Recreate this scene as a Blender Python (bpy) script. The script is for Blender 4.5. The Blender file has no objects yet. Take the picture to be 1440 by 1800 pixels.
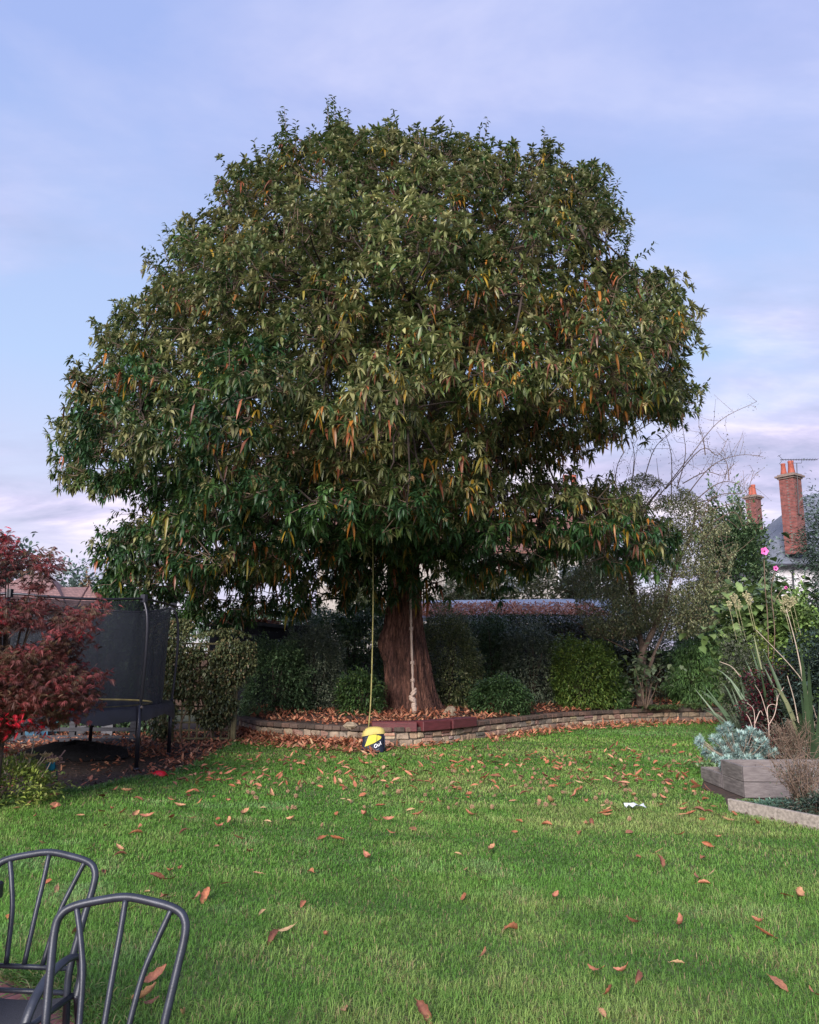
import bpy, math, random
import numpy as np
from mathutils import Vector, Matrix

R = math.radians
rng = np.random.default_rng(7)
random.seed(7)
scene = bpy.context.scene
COL = scene.collection

# ------------------------------------------------------------------ camera
CAMH, PITCH, FPX = 1.65, R(10.5), 1400.0
cd = bpy.data.cameras.new('camera'); cam = bpy.data.objects.new('camera', cd); COL.objects.link(cam)
cam.location = (0, 0, CAMH); cam.rotation_euler = (R(90) + PITCH, 0, 0)
cd.sensor_fit = 'VERTICAL'; cd.sensor_height = 36.0; cd.lens = 36.0 * FPX / 1800.0
cd.clip_start = 0.05; cd.clip_end = 2000
scene.camera = cam
scene.render.resolution_x = 819; scene.render.resolution_y = 1024

# ------------------------------------------------------------------ sky and sun
SUN_EL, SUN_AZ = R(26), R(200)       # from behind and to the left of the camera
w = bpy.data.worlds.new('World'); scene.world = w; w.use_nodes = True
nt = w.node_tree; N = nt.nodes; LK = nt.links
for n in list(N): N.remove(n)
out = N.new('ShaderNodeOutputWorld'); bg = N.new('ShaderNodeBackground'); bg.inputs[1].default_value = 0.1
sky = N.new('ShaderNodeTexSky'); sky.sky_type = 'NISHITA'; sky.sun_disc = False
sky.sun_elevation = SUN_EL; sky.sun_rotation = SUN_AZ; sky.air_density = 1.0; sky.dust_density = 0.6; sky.ozone_density = 2.0
tc = N.new('ShaderNodeTexCoord'); sep = N.new('ShaderNodeSeparateXYZ'); LK.new(tc.outputs['Generated'], sep.inputs[0])
def wmath(op, a, b=None):
    m = N.new('ShaderNodeMath'); m.operation = op
    for i, v in enumerate((a, b)):
        if v is None: continue
        if isinstance(v, (int, float)): m.inputs[i].default_value = v
        else: LK.new(v, m.inputs[i])
    return m.outputs[0]
zc = wmath('MAXIMUM', sep.outputs[2], 0.0)
zz = wmath('ADD', zc, 0.16)
cmb = N.new('ShaderNodeCombineXYZ'); LK.new(wmath('DIVIDE', sep.outputs[0], zz), cmb.inputs[0]); LK.new(wmath('DIVIDE', sep.outputs[1], zz), cmb.inputs[1])
def wnoise(scale, detail, rough, off):
    mp = N.new('ShaderNodeMapping'); mp.inputs['Location'].default_value = off; mp.inputs['Scale'].default_value = (0.75, 1.25, 1)
    LK.new(cmb.outputs[0], mp.inputs[0])
    t = N.new('ShaderNodeTexNoise'); t.inputs['Scale'].default_value = scale; t.inputs['Detail'].default_value = detail
    t.inputs['Roughness'].default_value = rough; t.inputs['Distortion'].default_value = 0.25
    LK.new(mp.outputs[0], t.inputs['Vector']); return t.outputs[0]
def wramp(src, stops):
    r = N.new('ShaderNodeValToRGB'); LK.new(src, r.inputs[0]); e = r.color_ramp.elements
    while len(e) < len(stops): e.new(0.5)
    for el, (p, c) in zip(e, stops): el.position = p; el.color = (*c, 1) if len(c) == 3 else c
    return r.outputs[0]
def wmix(f, a, b):
    m = N.new('ShaderNodeMix'); m.data_type = 'RGBA'
    for i, v in ((0, f), (6, a), (7, b)):
        if isinstance(v, (int, float)): m.inputs[i].default_value = v
        elif isinstance(v, tuple): m.inputs[i].default_value = (*v, 1)
        else: LK.new(v, m.inputs[i])
    return m.outputs[2]
# thin lavender veil everywhere, denser and pinker towards the horizon
veilcol = wramp(sep.outputs[2], [(0.0, (.70, .64, .75)), (0.16, (.64, .62, .80)), (0.34, (.47, .60, .88)), (0.62, (.37, .47, .84))])
veilsc = N.new('ShaderNodeMix'); veilsc.data_type = 'RGBA'; veilsc.blend_type = 'MULTIPLY'; veilsc.inputs[0].default_value = 1
LK.new(veilcol, veilsc.inputs[6]); veilsc.inputs[7].default_value = (8.1, 8.1, 8.1, 1)
base = wmix(0.8, sky.outputs[0], veilsc.outputs[2])
cm = wramp(wnoise(0.9, 7, 0.55, (3.1, 1.7, 0)), [(0.40, (0, 0, 0)), (0.62, (1, 1, 1))])
fade = wramp(sep.outputs[2], [(0.0, (.9, .9, .9)), (0.32, (.85, .85, .85)), (0.55, (.42, .42, .42)), (0.8, (.1, .1, .1))])
cf = N.new('ShaderNodeMix'); cf.data_type = 'RGBA'; cf.blend_type = 'MULTIPLY'; cf.inputs[0].default_value = 1
LK.new(cm, cf.inputs[6]); LK.new(fade, cf.inputs[7])
ccol = wramp(wnoise(1.7, 6, 0.6, (8.3, 2.2, 0)), [(0.38, (3.0, 3.1, 4.6)), (0.50, (5.0, 4.6, 6.4)), (0.62, (8.2, 7.2, 7.9))])
fin = wmix(cf.outputs[2], base, ccol)
LK.new(fin, bg.inputs[0]); LK.new(bg.outputs[0], out.inputs[0])

sl = bpy.data.lights.new('sun', 'SUN'); sl.energy = 4.2; sl.angle = R(30); sl.color = (1.0, 0.92, 0.85)
so = bpy.data.objects.new('sun', sl); COL.objects.link(so)
sd = Vector((math.sin(SUN_AZ) * math.cos(SUN_EL), math.cos(SUN_AZ) * math.cos(SUN_EL), math.sin(SUN_EL)))
so.rotation_euler = (-sd).to_track_quat('-Z', 'Y').to_euler()
scene.view_settings.view_transform = 'Standard'; scene.view_settings.look = 'None'
scene.view_settings.exposure = 0.62; scene.view_settings.gamma = 1.0

# ------------------------------------------------------------------ helpers
CP, SP = math.cos(PITCH), math.sin(PITCH)
def P(px, py, Y):                     # point at distance Y seen at a place of the photo (used to read real sizes off it)
    u = (px - 720) / FPX; v = (900 - py) / FPX
    s = Y / (CP - v * SP)
    return np.array([u * s, Y, CAMH + (SP + v * CP) * s])
def G(px, py, z=0.0):                 # point on the level plane z
    u = (px - 720) / FPX; v = (900 - py) / FPX
    s = (z - CAMH) / (SP + v * CP)
    return np.array([u * s, (CP - v * SP) * s, z])
def proj(p):
    p = np.atleast_2d(p); d = p[:, 1] * CP + (p[:, 2] - CAMH) * SP; vv = -p[:, 1] * SP + (p[:, 2] - CAMH) * CP
    return 720 + FPX * p[:, 0] / d, 900 - FPX * vv / d
def tag(o, label=None, cat=None, group=None, kind=None):
    if label: o['label'] = label
    if cat: o['category'] = cat
    if group: o['group'] = group
    if kind: o['kind'] = kind
    return o
def empty(name, loc, label, cat, group=None, rz=0):
    o = bpy.data.objects.new(name, None); COL.objects.link(o); o.location = tuple(loc); o.rotation_euler = (0, 0, rz)
    o.empty_display_size = 0.1
    return tag(o, label, cat, group)
def wmat(o):
    m = Matrix.Translation(o.location) @ o.rotation_euler.to_matrix().to_4x4()
    return m if o.parent is None else wmat(o.parent) @ o.matrix_parent_inverse @ m
def link(name, me, mat, parent=None, world=True):
    o = bpy.data.objects.new(name, me); COL.objects.link(o)
    if mat is not None and len(me.materials) == 0: me.materials.append(mat)
    if parent is not None:
        o.parent = parent
        if world:            # coordinates were given in world space
            m = wmat(parent)
            o.matrix_parent_inverse = m.inverted()
    return o
def npmesh(name, V, F, col=None, smooth=False):
    V = np.ascontiguousarray(V, dtype=np.float32).reshape(-1, 3)
    me = bpy.data.meshes.new(name); me.vertices.add(len(V)); me.vertices.foreach_set('co', V.ravel())
    F = [np.asarray(f, dtype=np.int32) for f in F if len(f)]
    idx = np.concatenate([f.ravel() for f in F]); tot = np.concatenate([np.full(len(f), f.shape[1], np.int32) for f in F])
    st = np.concatenate([[0], np.cumsum(tot)[:-1]]).astype(np.int32)
    me.loops.add(len(idx)); me.loops.foreach_set('vertex_index', idx)
    me.polygons.add(len(tot)); me.polygons.foreach_set('loop_start', st); me.polygons.foreach_set('loop_total', tot)
    me.update(calc_edges=True)
    if smooth: me.polygons.foreach_set('use_smooth', np.ones(len(tot), dtype=bool))
    if col is not None:
        a = me.color_attributes.new('Col', 'FLOAT_COLOR', 'POINT')
        c = np.ones((len(V), 4), np.float32); c[:, :3] = col; a.data.foreach_set('color', c.ravel())
    me.validate()
    return me

class MB:                              # collects plain shapes into one mesh
    def __init__(s): s.v = []; s.f = []; s.c = []; s.hascol = False
    def add(s, V, F, col=None):
        b = len(s.v); s.v += [tuple(p) for p in V]; s.f += [tuple(b + i for i in f) for f in F]
        if col is not None: s.hascol = True
        s.c += [tuple(col) if col is not None else (.5, .5, .5)] * len(V)
    def box(s, c, size, rz=0, col=None, jit=0, m=None):
        x, y, z = [d / 2 for d in size]
        V = [(-x, -y, -z), (x, -y, -z), (x, y, -z), (-x, y, -z), (-x, -y, z), (x, -y, z), (x, y, z), (-x, y, z)]
        cr, sr = math.cos(rz), math.sin(rz); o = []
        for (a, b, d) in V:
            if jit: a += random.uniform(-jit, jit); b += random.uniform(-jit, jit); d += random.uniform(-jit, jit)
            p = Vector((a, b, d))
            if m is not None: p = m @ p
            o.append((c[0] + p.x * cr - p.y * sr, c[1] + p.x * sr + p.y * cr, c[2] + p.z))
        s.add(o, [(0, 3, 2, 1), (4, 5, 6, 7), (0, 1, 5, 4), (1, 2, 6, 5), (2, 3, 7, 6), (3, 0, 4, 7)], col)
    def bevbox(s, c, size, b, rz=0, col=None, jit=0):
        x, y, z = [d / 2 for d in size]; V = []; K = {}
        for sx in (-1, 1):
            for sy in (-1, 1):
                for sz in (-1, 1):
                    j = [random.uniform(-jit, jit) for _ in range(3)] if jit else (0, 0, 0)
                    for ax in range(3):
                        p = [sx * (x - b), sy * (y - b), sz * (z - b)]
                        p[ax] = (sx * x, sy * y, sz * z)[ax]
                        K[(sx, sy, sz, ax)] = len(V); V.append((p[0] + j[0], p[1] + j[1], p[2] + j[2]))
        F = []
        for ax in range(3):
            o1, o2 = [a for a in range(3) if a != ax]
            for sg in (-1, 1):
                q = []
                for a, bb in ((-1, -1), (1, -1), (1, 1), (-1, 1)):
                    k = [0, 0, 0]; k[ax] = sg; k[o1] = a; k[o2] = bb; q.append(K[(*k, ax)])
                F.append(q)
            for a in (-1, 1):
                for bb in (-1, 1):
                    k1 = [0, 0, 0]; k1[ax] = -1; k1[o1] = a; k1[o2] = bb; k2 = list(k1); k2[ax] = 1
                    F.append([K[(*k1, o1)], K[(*k2, o1)], K[(*k2, o2)], K[(*k1, o2)]])
        for sx in (-1, 1):
            for sy in (-1, 1):
                for sz in (-1, 1): F.append([K[(sx, sy, sz, a)] for a in range(3)])
        cr, sr = math.cos(rz), math.sin(rz)
        s.add([(c[0] + p[0] * cr - p[1] * sr, c[1] + p[0] * sr + p[1] * cr, c[2] + p[2]) for p in V], F, col)
    def tube(s, pts, rad, n=8, col=None, closed=False, sx=1.0):
        pts = [Vector(tuple(p)) for p in pts]; m = len(pts)
        rad = rad if hasattr(rad, '__len__') else [rad] * m
        b = len(s.v); prev = None; V = []; F = []
        for i, p in enumerate(pts):
            a = pts[(i - 1) % m] if (closed or i > 0) else p; c = pts[(i + 1) % m] if (closed or i < m - 1) else p
            t = (c - a); t = t.normalized() if t.length > 1e-9 else Vector((0, 0, 1))
            if prev is None:
                r = Vector((0, 0, 1)) if abs(t.z) < .9 else Vector((0, 1, 0)); nn = (r - t * r.dot(t)).normalized()
            else: nn = (prev - t * prev.dot(t)).normalized()
            prev = nn; bi = t.cross(nn)
            for k in range(n):
                a_ = 2 * math.pi * k / n
                V.append(p + nn * math.cos(a_) * rad[i] + bi * math.sin(a_) * rad[i] * sx)
        for i in range(m if closed else m - 1):
            for k in range(n):
                i2 = (i + 1) % m
                F.append((i * n + k, i * n + (k + 1) % n, i2 * n + (k + 1) % n, i2 * n + k))
        if not closed: F.append(tuple(range(n))[::-1]); F.append(tuple((m - 1) * n + k for k in range(n)))
        s.add(V, F, col)
    def lathe(s, c, prof, n=16, col=None, cap=True):
        V = []; F = []
        for (r, z) in prof:
            for k in range(n): a = 2 * math.pi * k / n; V.append((c[0] + r * math.cos(a), c[1] + r * math.sin(a), c[2] + z))
        for i in range(len(prof) - 1):
            for k in range(n): F.append((i * n + k, i * n + (k + 1) % n, (i + 1) * n + (k + 1) % n, (i + 1) * n + k))
        if cap: F.append(tuple(range(n))[::-1]); F.append(tuple((len(prof) - 1) * n + k for k in range(n)))
        s.add(V, F, col)
    def build(s, name, mat, parent=None, smooth=False, world=True):
        me = bpy.data.meshes.new(name); me.from_pydata([tuple(v) for v in s.v], [], s.f); me.update()
        if smooth: me.polygons.foreach_set('use_smooth', [True] * len(me.polygons))
        if s.hascol:
            a = me.color_attributes.new('Col', 'FLOAT_COLOR', 'POINT')
            a.data.foreach_set('color', np.c_[np.array(s.c, dtype=np.float32), np.ones(len(s.c), np.float32)].ravel())
        return link(name, me, mat, parent, world)

def smoothpath(pts, n=6):
    pts = [np.array(p, float) for p in pts]; P_ = [2 * pts[0] - pts[1]] + pts + [2 * pts[-1] - pts[-2]]; o = []
    for i in range(1, len(P_) - 2):
        for k in range(n):
            t = k / n; a, b, c, d = P_[i - 1], P_[i], P_[i + 1], P_[i + 2]
            o.append(.5 * ((2 * b) + (-a + c) * t + (2 * a - 5 * b + 4 * c - d) * t * t + (-a + 3 * b - 3 * c + d) * t ** 3))
    o.append(pts[-1]); return o

# ------------------------------------------------------------------ materials
def mat(name, col=(.5, .5, .5), rough=.8, noise=0, nscale=8, bump=0, bscale=40, metal=0, attr=False, trans=0, stretch=(1, 1, 1), spec=.5, col2=None, detail=6):
    m = bpy.data.materials.new(name); m.use_nodes = True; t = m.node_tree; n = t.nodes; l = t.links
    p = n['Principled BSDF']; p.inputs['Roughness'].default_value = rough; p.inputs['Metallic'].default_value = metal
    p.inputs['Specular IOR Level'].default_value = spec
    c = None
    co = n.new('ShaderNodeTexCoord'); mp = n.new('ShaderNodeMapping'); l.new(co.outputs['Object'], mp.inputs[0]); mp.inputs['Scale'].default_value = stretch
    if attr: a = n.new('ShaderNodeAttribute'); a.attribute_name = 'Col'; c = a.outputs['Color']
    if noise or col2:
        nz = n.new('ShaderNodeTexNoise'); nz.inputs['Scale'].default_value = nscale; nz.inputs['Detail'].default_value = detail; l.new(mp.outputs[0], nz.inputs['Vector'])
        r = n.new('ShaderNodeMapRange'); l.new(nz.outputs[0], r.inputs[0]); r.inputs[1].default_value = .3; r.inputs[2].default_value = .7
        if col2:
            r.inputs[3].default_value = 0; r.inputs[4].default_value = 1
            x = n.new('ShaderNodeMix'); x.data_type = 'RGBA'; l.new(r.outputs[0], x.inputs[0]); x.inputs[6].default_value = (*col, 1); x.inputs[7].default_value = (*col2, 1)
            c = x.outputs[2]
        else:
            r.inputs[3].default_value = 1 - noise; r.inputs[4].default_value = 1 + noise
            x = n.new('ShaderNodeVectorMath'); x.operation = 'SCALE'; l.new(r.outputs[0], x.inputs['Scale'])
            if c is not None: l.new(c, x.inputs[0])
            else: x.inputs[0].default_value = col
            c = x.outputs[0]
    if c is not None: l.new(c, p.inputs['Base Color'])
    else: p.inputs['Base Color'].default_value = (*col, 1)
    if bump:
        b = n.new('ShaderNodeTexNoise'); b.inputs['Scale'].default_value = bscale; b.inputs['Detail'].default_value = 8; l.new(mp.outputs[0], b.inputs['Vector'])
        bb = n.new('ShaderNodeBump'); bb.inputs['Strength'].default_value = bump; bb.inputs['Distance'].default_value = .03
        l.new(b.outputs[0], bb.inputs['Height']); l.new(bb.outputs[0], p.inputs['Normal'])
    if trans:
        tr = n.new('ShaderNodeBsdfTranslucent'); mx = n.new('ShaderNodeMixShader'); mx.inputs[0].default_value = trans
        if c is not None: l.new(c, tr.inputs[0])
        else: tr.inputs[0].default_value = (*col, 1)
        l.new(p.outputs[0], mx.inputs[1]); l.new(tr.outputs[0], mx.inputs[2]); l.new(mx.outputs[0], n['Material Output'].inputs[0])
    return m
def brickmat(name, c1, c2, mortar, scale=1.0, bw=.215, bh=.075, ms=.01, rot=None, axis='xz'):
    m = bpy.data.materials.new(name); m.use_nodes = True; t = m.node_tree; n = t.nodes; l = t.links; p = n['Principled BSDF']
    p.inputs['Roughness'].default_value = .9
    co = n.new('ShaderNodeTexCoord'); se = n.new('ShaderNodeSeparateXYZ'); l.new(co.outputs['Object'], se.inputs[0])
    cb = n.new('ShaderNodeCombineXYZ')
    if axis == 'xz':
        a = n.new('ShaderNodeMath'); a.operation = 'ADD'; l.new(se.outputs[0], a.inputs[0]); l.new(se.outputs[1], a.inputs[1])
        l.new(a.outputs[0], cb.inputs[0]); l.new(se.outputs[2], cb.inputs[1])
    else: l.new(se.outputs[0], cb.inputs[0]); l.new(se.outputs[1], cb.inputs[1])
    mp = n.new('ShaderNodeMapping'); l.new(cb.outputs[0], mp.inputs[0])
    if rot: mp.inputs['Rotation'].default_value = (0, 0, rot)
    br = n.new('ShaderNodeTexBrick'); l.new(mp.outputs[0], br.inputs['Vector']); br.inputs['Scale'].default_value = scale
    br.inputs['Color1'].default_value = (*c1, 1); br.inputs['Color2'].default_value = (*c2, 1); br.inputs['Mortar'].default_value = (*mortar, 1)
    br.inputs['Brick Width'].default_value = bw; br.inputs['Row Height'].default_value = bh; br.inputs['Mortar Size'].default_value = ms
    nz = n.new('ShaderNodeTexNoise'); nz.inputs['Scale'].default_value = 5; nz.inputs['Detail'].default_value = 6; l.new(co.outputs['Object'], nz.inputs['Vector'])
    r = n.new('ShaderNodeMapRange'); l.new(nz.outputs[0], r.inputs[0]); r.inputs[1].default_value = .3; r.inputs[2].default_value = .7; r.inputs[3].default_value = .65; r.inputs[4].default_value = 1.25
    x = n.new('ShaderNodeVectorMath'); x.operation = 'SCALE'; l.new(br.outputs[0], x.inputs[0]); l.new(r.outputs[0], x.inputs['Scale']); l.new(x.outputs[0], p.inputs['Base Color'])
    b = n.new('ShaderNodeBump'); b.inputs['Strength'].default_value = .6; b.inputs['Distance'].default_value = .01; l.new(br.outputs[1], b.inputs['Height']); b.invert = True; l.new(b.outputs[0], p.inputs['Normal'])
    return m
M_leaf = mat('leaf_chestnut', attr=True, rough=.42, trans=.26, noise=.25, nscale=3)
M_leaf2 = mat('leaf_shrub', attr=True, rough=.45, trans=.12, noise=.2, nscale=4)
M_acer = mat('leaf_maple', attr=True, rough=.5, trans=.25)
M_litter = mat('dead_leaf', attr=True, rough=.7, trans=.08, noise=.25, nscale=30)
M_grass = mat('grass_blade', attr=True, rough=.6, trans=.25, spec=.25)
M_wood_dark = mat('bark_dark', (.07, .05, .04), .9, noise=.4, nscale=6, bump=.5, bscale=25)
M_twig = mat('twig', (.16, .11, .08), .9, noise=.3)
M_twigpale = mat('twig_pale', (.42, .34, .27), .85, noise=.3)
M_metal = mat('chair_metal', (.026, .031, .046), .42, metal=.2, bump=.05, bscale=150, noise=.3, nscale=18)

# ------------------------------------------------------------------ leaves as real little faces
def norm(a): return a / np.maximum(np.linalg.norm(a, axis=-1, keepdims=True), 1e-9)
def leaf_arrays(Pb, D, L, W, droop, col, simple=False, U=None, fold=.12):
    n = len(Pb); D = norm(D)
    if U is None: U = np.c_[rng.normal(0, .35, n), rng.normal(0, .35, n), np.ones(n)]
    S = norm(np.cross(D, U)); Nn = np.cross(S, D); L = np.broadcast_to(L, n)[:, None]; W = np.broadcast_to(W, n)[:, None]; dr = np.broadcast_to(droop, n)[:, None]
    def at(s, side, f=0): return Pb + D * (s * L) + S * (side * W) + Nn * (f * W) + np.array([0, 0, -1.]) * (dr * s * s * L)
    if simple:
        V = np.stack([Pb, at(.5, .5, fold), at(1, 0), at(.5, -.5, fold)], 1); k = 4
        F = np.array([[0, 1, 2], [0, 2, 3]])
        o = (np.arange(n) * k)[:, None, None]
        return V.reshape(-1, 3), [(F[None] + o).reshape(-1, 3)], np.repeat(col, k, 0)
    V = np.stack([Pb, at(.3, .42, fold), at(.3, 0), at(.3, -.42, fold), at(.68, .4, fold), at(.68, 0), at(.68, -.4, fold), at(1, 0)], 1); k = 8
    T = np.array([[0, 2, 1], [0, 3, 2], [4, 5, 7], [5, 6, 7]]); Q = np.array([[1, 2, 5, 4], [2, 3, 6, 5]])
    o = (np.arange(n) * k)[:, None, None]
    return V.reshape(-1, 3), [(T[None] + o).reshape(-1, 3), (Q[None] + o).reshape(-1, 4)], np.repeat(col, k, 0)
def leaf_obj(name, arr, m, parent=None, smooth=False):
    return link(name, npmesh(name, arr[0], arr[1], arr[2], smooth), m, parent)
def pick(pal, n, var=.25):
    ws = np.array([p[1] for p in pal], float); ws /= ws.sum(); i = rng.choice(len(pal), n, p=ws)
    return np.array([p[0] for p in pal])[i] * rng.uniform(1 - var, 1 + var, (n, 1))
def inpoly(px, py, poly):
    poly = np.array(poly, float); ins = np.zeros(len(px), bool); j = len(poly) - 1
    for i in range(len(poly)):
        xi, yi = poly[i]; xj, yj = poly[j]
        if yi != yj:
            c = ((yi > py) != (yj > py)) & (px < (xj - xi) * (py - yi) / (yj - yi) + xi); ins ^= c
        j = i
    return ins
def polydist(px, py, poly):
    poly = np.array(poly, float); d = np.full(len(px), 1e9); q = np.c_[px, py]
    for i in range(len(poly)):
        a = poly[i - 1]; b = poly[i]; ab = b - a; t = np.clip(((q - a) @ ab) / (ab @ ab), 0, 1)
        d = np.minimum(d, np.linalg.norm(q - a - t[:, None] * ab, axis=1))
    return d
_w = [(rng.uniform(-1, 1, 2), rng.uniform(0, 6.28)) for _ in range(24)]
def fbm(x, y, sc=1.0):
    s = 0
    for i, (k, ph) in enumerate(_w):
        f = sc * 2 ** (i % 4); s = s + np.sin(f * (k[0] * x + k[1] * y) * 2.2 + ph) / (1.5 ** (i % 4))
    return s / 4.5

# ================================================================== GROUND
def poly_sheet(name, pts, z, m, kind='structure', label=None, cat=None):
    mb = MB(); mb.add([(p[0], p[1], z) for p in pts], [tuple(range(len(pts)))])
    o = mb.build(name, m); tag(o, label, cat, kind=kind); return o
M_soil = mat('soil', (.030, .020, .016), .95, col2=(.075, .045, .035), nscale=9, bump=.7, bscale=30)
M_far = mat('far_ground', (.035, .05, .02), .95, col2=(.07, .07, .04), nscale=.4)
M_turf = mat('turf', (.055, .10, .022), .95, col2=(.11, .14, .045), nscale=2.5, bump=.5, bscale=60)
poly_sheet('ground', [(-400, -60), (400, -60), (400, 700), (-400, 700)], -0.012, M_far)

wall_px = [(425, 1288), (470, 1300), (560, 1307), (650, 1312), (700, 1313), (762, 1309), (831, 1300), (900, 1291), (960, 1283), (1030, 1277), (1090, 1273), (1180, 1270), (1290, 1269), (1420, 1271)]
wall_base = smoothpath([G(*p)[:2] for p in wall_px], 8)
mulch_px = [(-500, 1440), (-60, 1412), (75, 1397), (150, 1391), (230, 1373), (300, 1363), (345, 1346), (395, 1318), (425, 1300)]
mulch_edge = smoothpath([G(*p)[:2] for p in mulch_px], 4)
right_px = [(1290, 1290), (1252, 1330), (1232, 1386), (1272, 1402), (1283, 1426), (1440, 1459), (1700, 1520)]
right_edge = [G(*p)[:2] for p in right_px]
patio_px = [(-900, 1660), (0, 1716), (60, 1736), (112, 1764), (150, 1800), (175, 1900)]
patio_edge = [G(*p)[:2] for p in patio_px]
lawn_poly = list(mulch_edge) + [p for p in wall_base if p[0] > G(425, 1300)[0]] + right_edge + [(7.0, 1.0), (-.6, 1.0)] + list(patio_edge)[::-1] + [(-9, 4.2)]
poly_sheet('lawn', lawn_poly, 0.0, M_turf)
poly_sheet('mulch_bed', list(mulch_edge) + [(-1.9, 22), (-14, 22), (-14, 7)], -0.004, M_soil)
poly_sheet('border_bed', [(p[0], p[1]) for p in right_edge[:]] + [(14, 6), (14, 23), (9, 23)], -0.006, M_soil)
bedpts = [(p[0], p[1] + .25) for p in wall_base] + [(14, 22.5), (14, 27), (-5, 27), (-5, 18)]
bs = MB(); nb = len(wall_base)
vv = [(p[0], p[1] + .2, .33) for p in wall_base] + [(p[0] * 1.08, p[1] + 2.2, .42) for p in wall_base] + [(p[0] * 1.3, 27, .45) for p in wall_base]
bs.add(vv, [(i, i + 1, nb + i + 1, nb + i) for i in range(nb - 1)] + [(nb + i, nb + i + 1, 2 * nb + i + 1, 2 * nb + i) for i in range(nb - 1)])
tag(bs.build('raised_bed', M_soil), kind='structure')

# patio of red clay pavers in a basket pattern
M_pav = brickmat('clay_paver', (.36, .13, .11), (.26, .10, .09), (.07, .06, .05), bw=.21, bh=.105, ms=.006, rot=.65, axis='xy')
pp = [(p[0], p[1]) for p in patio_edge] + [(-.5, .2), (-9, .2)]
poly_sheet('patio', pp, 0.006, M_pav)

# ------------------------------------------------------------------ grass
def grass():
    lp = np.array(lawn_poly)
    def band(y0, y1, dens, h, wd):
        xm = .58 * y1 + .6; n = int(2 * xm * (y1 - y0) * dens); x = rng.uniform(-xm, xm, n); y = rng.uniform(y0, y1, n)
        k = inpoly(x, y, lp) & (np.abs(x) < .58 * y + .6); return x[k], y[k], h, wd
    out_ = []
    for b in (band(2.2, 4.6, 7600, .055, .0034), band(4.6, 6.5, 6500, .052, .004), band(6.5, 9.5, 3800, .052, .006), band(9.5, 14, 1800, .05, .010), band(14, 23, 650, .05, .017)):
        x, y, h, wd = b; n = len(x)
        f1 = fbm(x, y, .45); f2 = fbm(x + 31, y - 7, 1.3); f3 = fbm(x - 11, y + 3, 4); f4 = fbm(x + 5, (y + 9) * .5, .9)
        hh = h * .82 * rng.uniform(.5, 1.3, n) * (1 + .25 * f2 + .12 * f3); az = rng.uniform(0, 6.283, n) + 1.5 * f2; ln = rng.uniform(.35, 1.5, n)
        dx, dy = np.cos(az), np.sin(az); px_, py_ = -dy * wd / 2, dx * wd / 2
        b0 = np.c_[x, y, np.zeros(n)]
        m = np.c_[x + dx * hh * ln * .35, y + dy * hh * ln * .35, hh * .62]
        t = np.c_[x + dx * hh * ln, y + dy * hh * ln, hh * (1.02 - .38 * ln)]
        s = np.c_[px_, py_, np.zeros(n)]
        V = np.stack([b0 - s, b0 + s, m + s * .8, m - s * .8, t], 1)
        g = np.array([.135, .305, .048]); yl = np.array([.29, .37, .11]); dk = np.array([.085, .215, .032]); bl = np.array([.21, .34, .16]); st = np.array([.34, .27, .14])
        a = np.clip(.24 + .5 * f1 + .35 * f3 + .25 * f4 + rng.normal(0, .16, n), 0, 1)[:, None]
        c = g * (1 - a) + yl * a
        d = np.clip(.25 - .8 * f2 + rng.normal(0, .2, n), 0, 1)[:, None]; c = c * (1 - d) + dk * d
        e = (np.clip(f1 * -.6 - .25 + .3 * f3, 0, 1))[:, None]; c = c * (1 - e) + bl * e
        s_ = (rng.random(n) < .05 + .10 * np.clip(f3 + .4 * f1, 0, 1)); c[s_] = st * rng.uniform(.6, 1.1, (s_.sum(), 1))
        c *= rng.uniform(.84, 1.16, (n, 1)) * (1 + .10 * f3 + .09 * fbm(x * 1.0 + 3, y * .7, 1.9))[:, None]
        cc = np.repeat(c, 5, 0); cc[0::5] *= .9; cc[1::5] *= .9
        out_.append((V.reshape(-1, 3), cc, n))
    V = np.concatenate([o[0] for o in out_]); C_ = np.concatenate([o[1] for o in out_]); n = sum(o[2] for o in out_)
    o = (np.arange(n) * 5)[:, None]
    me = npmesh('lawn_grass', V, [np.array([[3, 2, 4]]) + o, np.array([[0, 1, 2, 3]]) + o], C_)
    tag(link('lawn_grass', me, M_grass), 'short green grass of the lawn with paler worn patches', 'grass', kind='stuff')
    # longer uncut tufts leaning over the patio edge
    pe = smoothpath(patio_edge[1:], 10); n = 2600; i = rng.integers(0, len(pe), n); p = np.array(pe)[i] + rng.normal(0, .06, (n, 2)) + np.array([.05, .05])
    D = np.c_[rng.normal(-.25, .5, n), rng.normal(-.35, .5, n), rng.uniform(.6, 1.2, n)]
    arr = leaf_arrays(np.c_[p, np.zeros(n)], D, rng.uniform(.07, .17, n), .006, .5, pick([((.12, .24, .05), 6), ((.3, .28, .12), 2)], n))
    tag(leaf_obj('edge_grass', arr, M_grass), 'long uncut grass leaning over the edge of the brick patio', 'grass', kind='stuff')
    n = 900; k = mulch_edge; i = rng.integers(0, len(k) - 1, n * 4); p = np.array(k)[i] + (np.array(k)[np.minimum(i + 1, len(k) - 1)] - np.array(k)[i]) * rng.random((n * 4, 1)) + rng.normal(0, .05, (n * 4, 2))
    kk = (p[:, 0] > -7)
    p = p[kk]; n = len(p); D = np.c_[rng.normal(0, .5, n), rng.normal(-.2, .5, n), rng.uniform(.6, 1.2, n)]
    arr = leaf_arrays(np.c_[p, np.zeros(n)], D, rng.uniform(.06, .14, n), .012, .4, pick([((.10, .22, .05), 6), ((.16, .26, .10), 3)], n))
    tag(leaf_obj('bed_edge_grass', arr, M_grass), 'ragged grass along the edge of the bark mulch bed', 'grass', kind='stuff')
grass()

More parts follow.
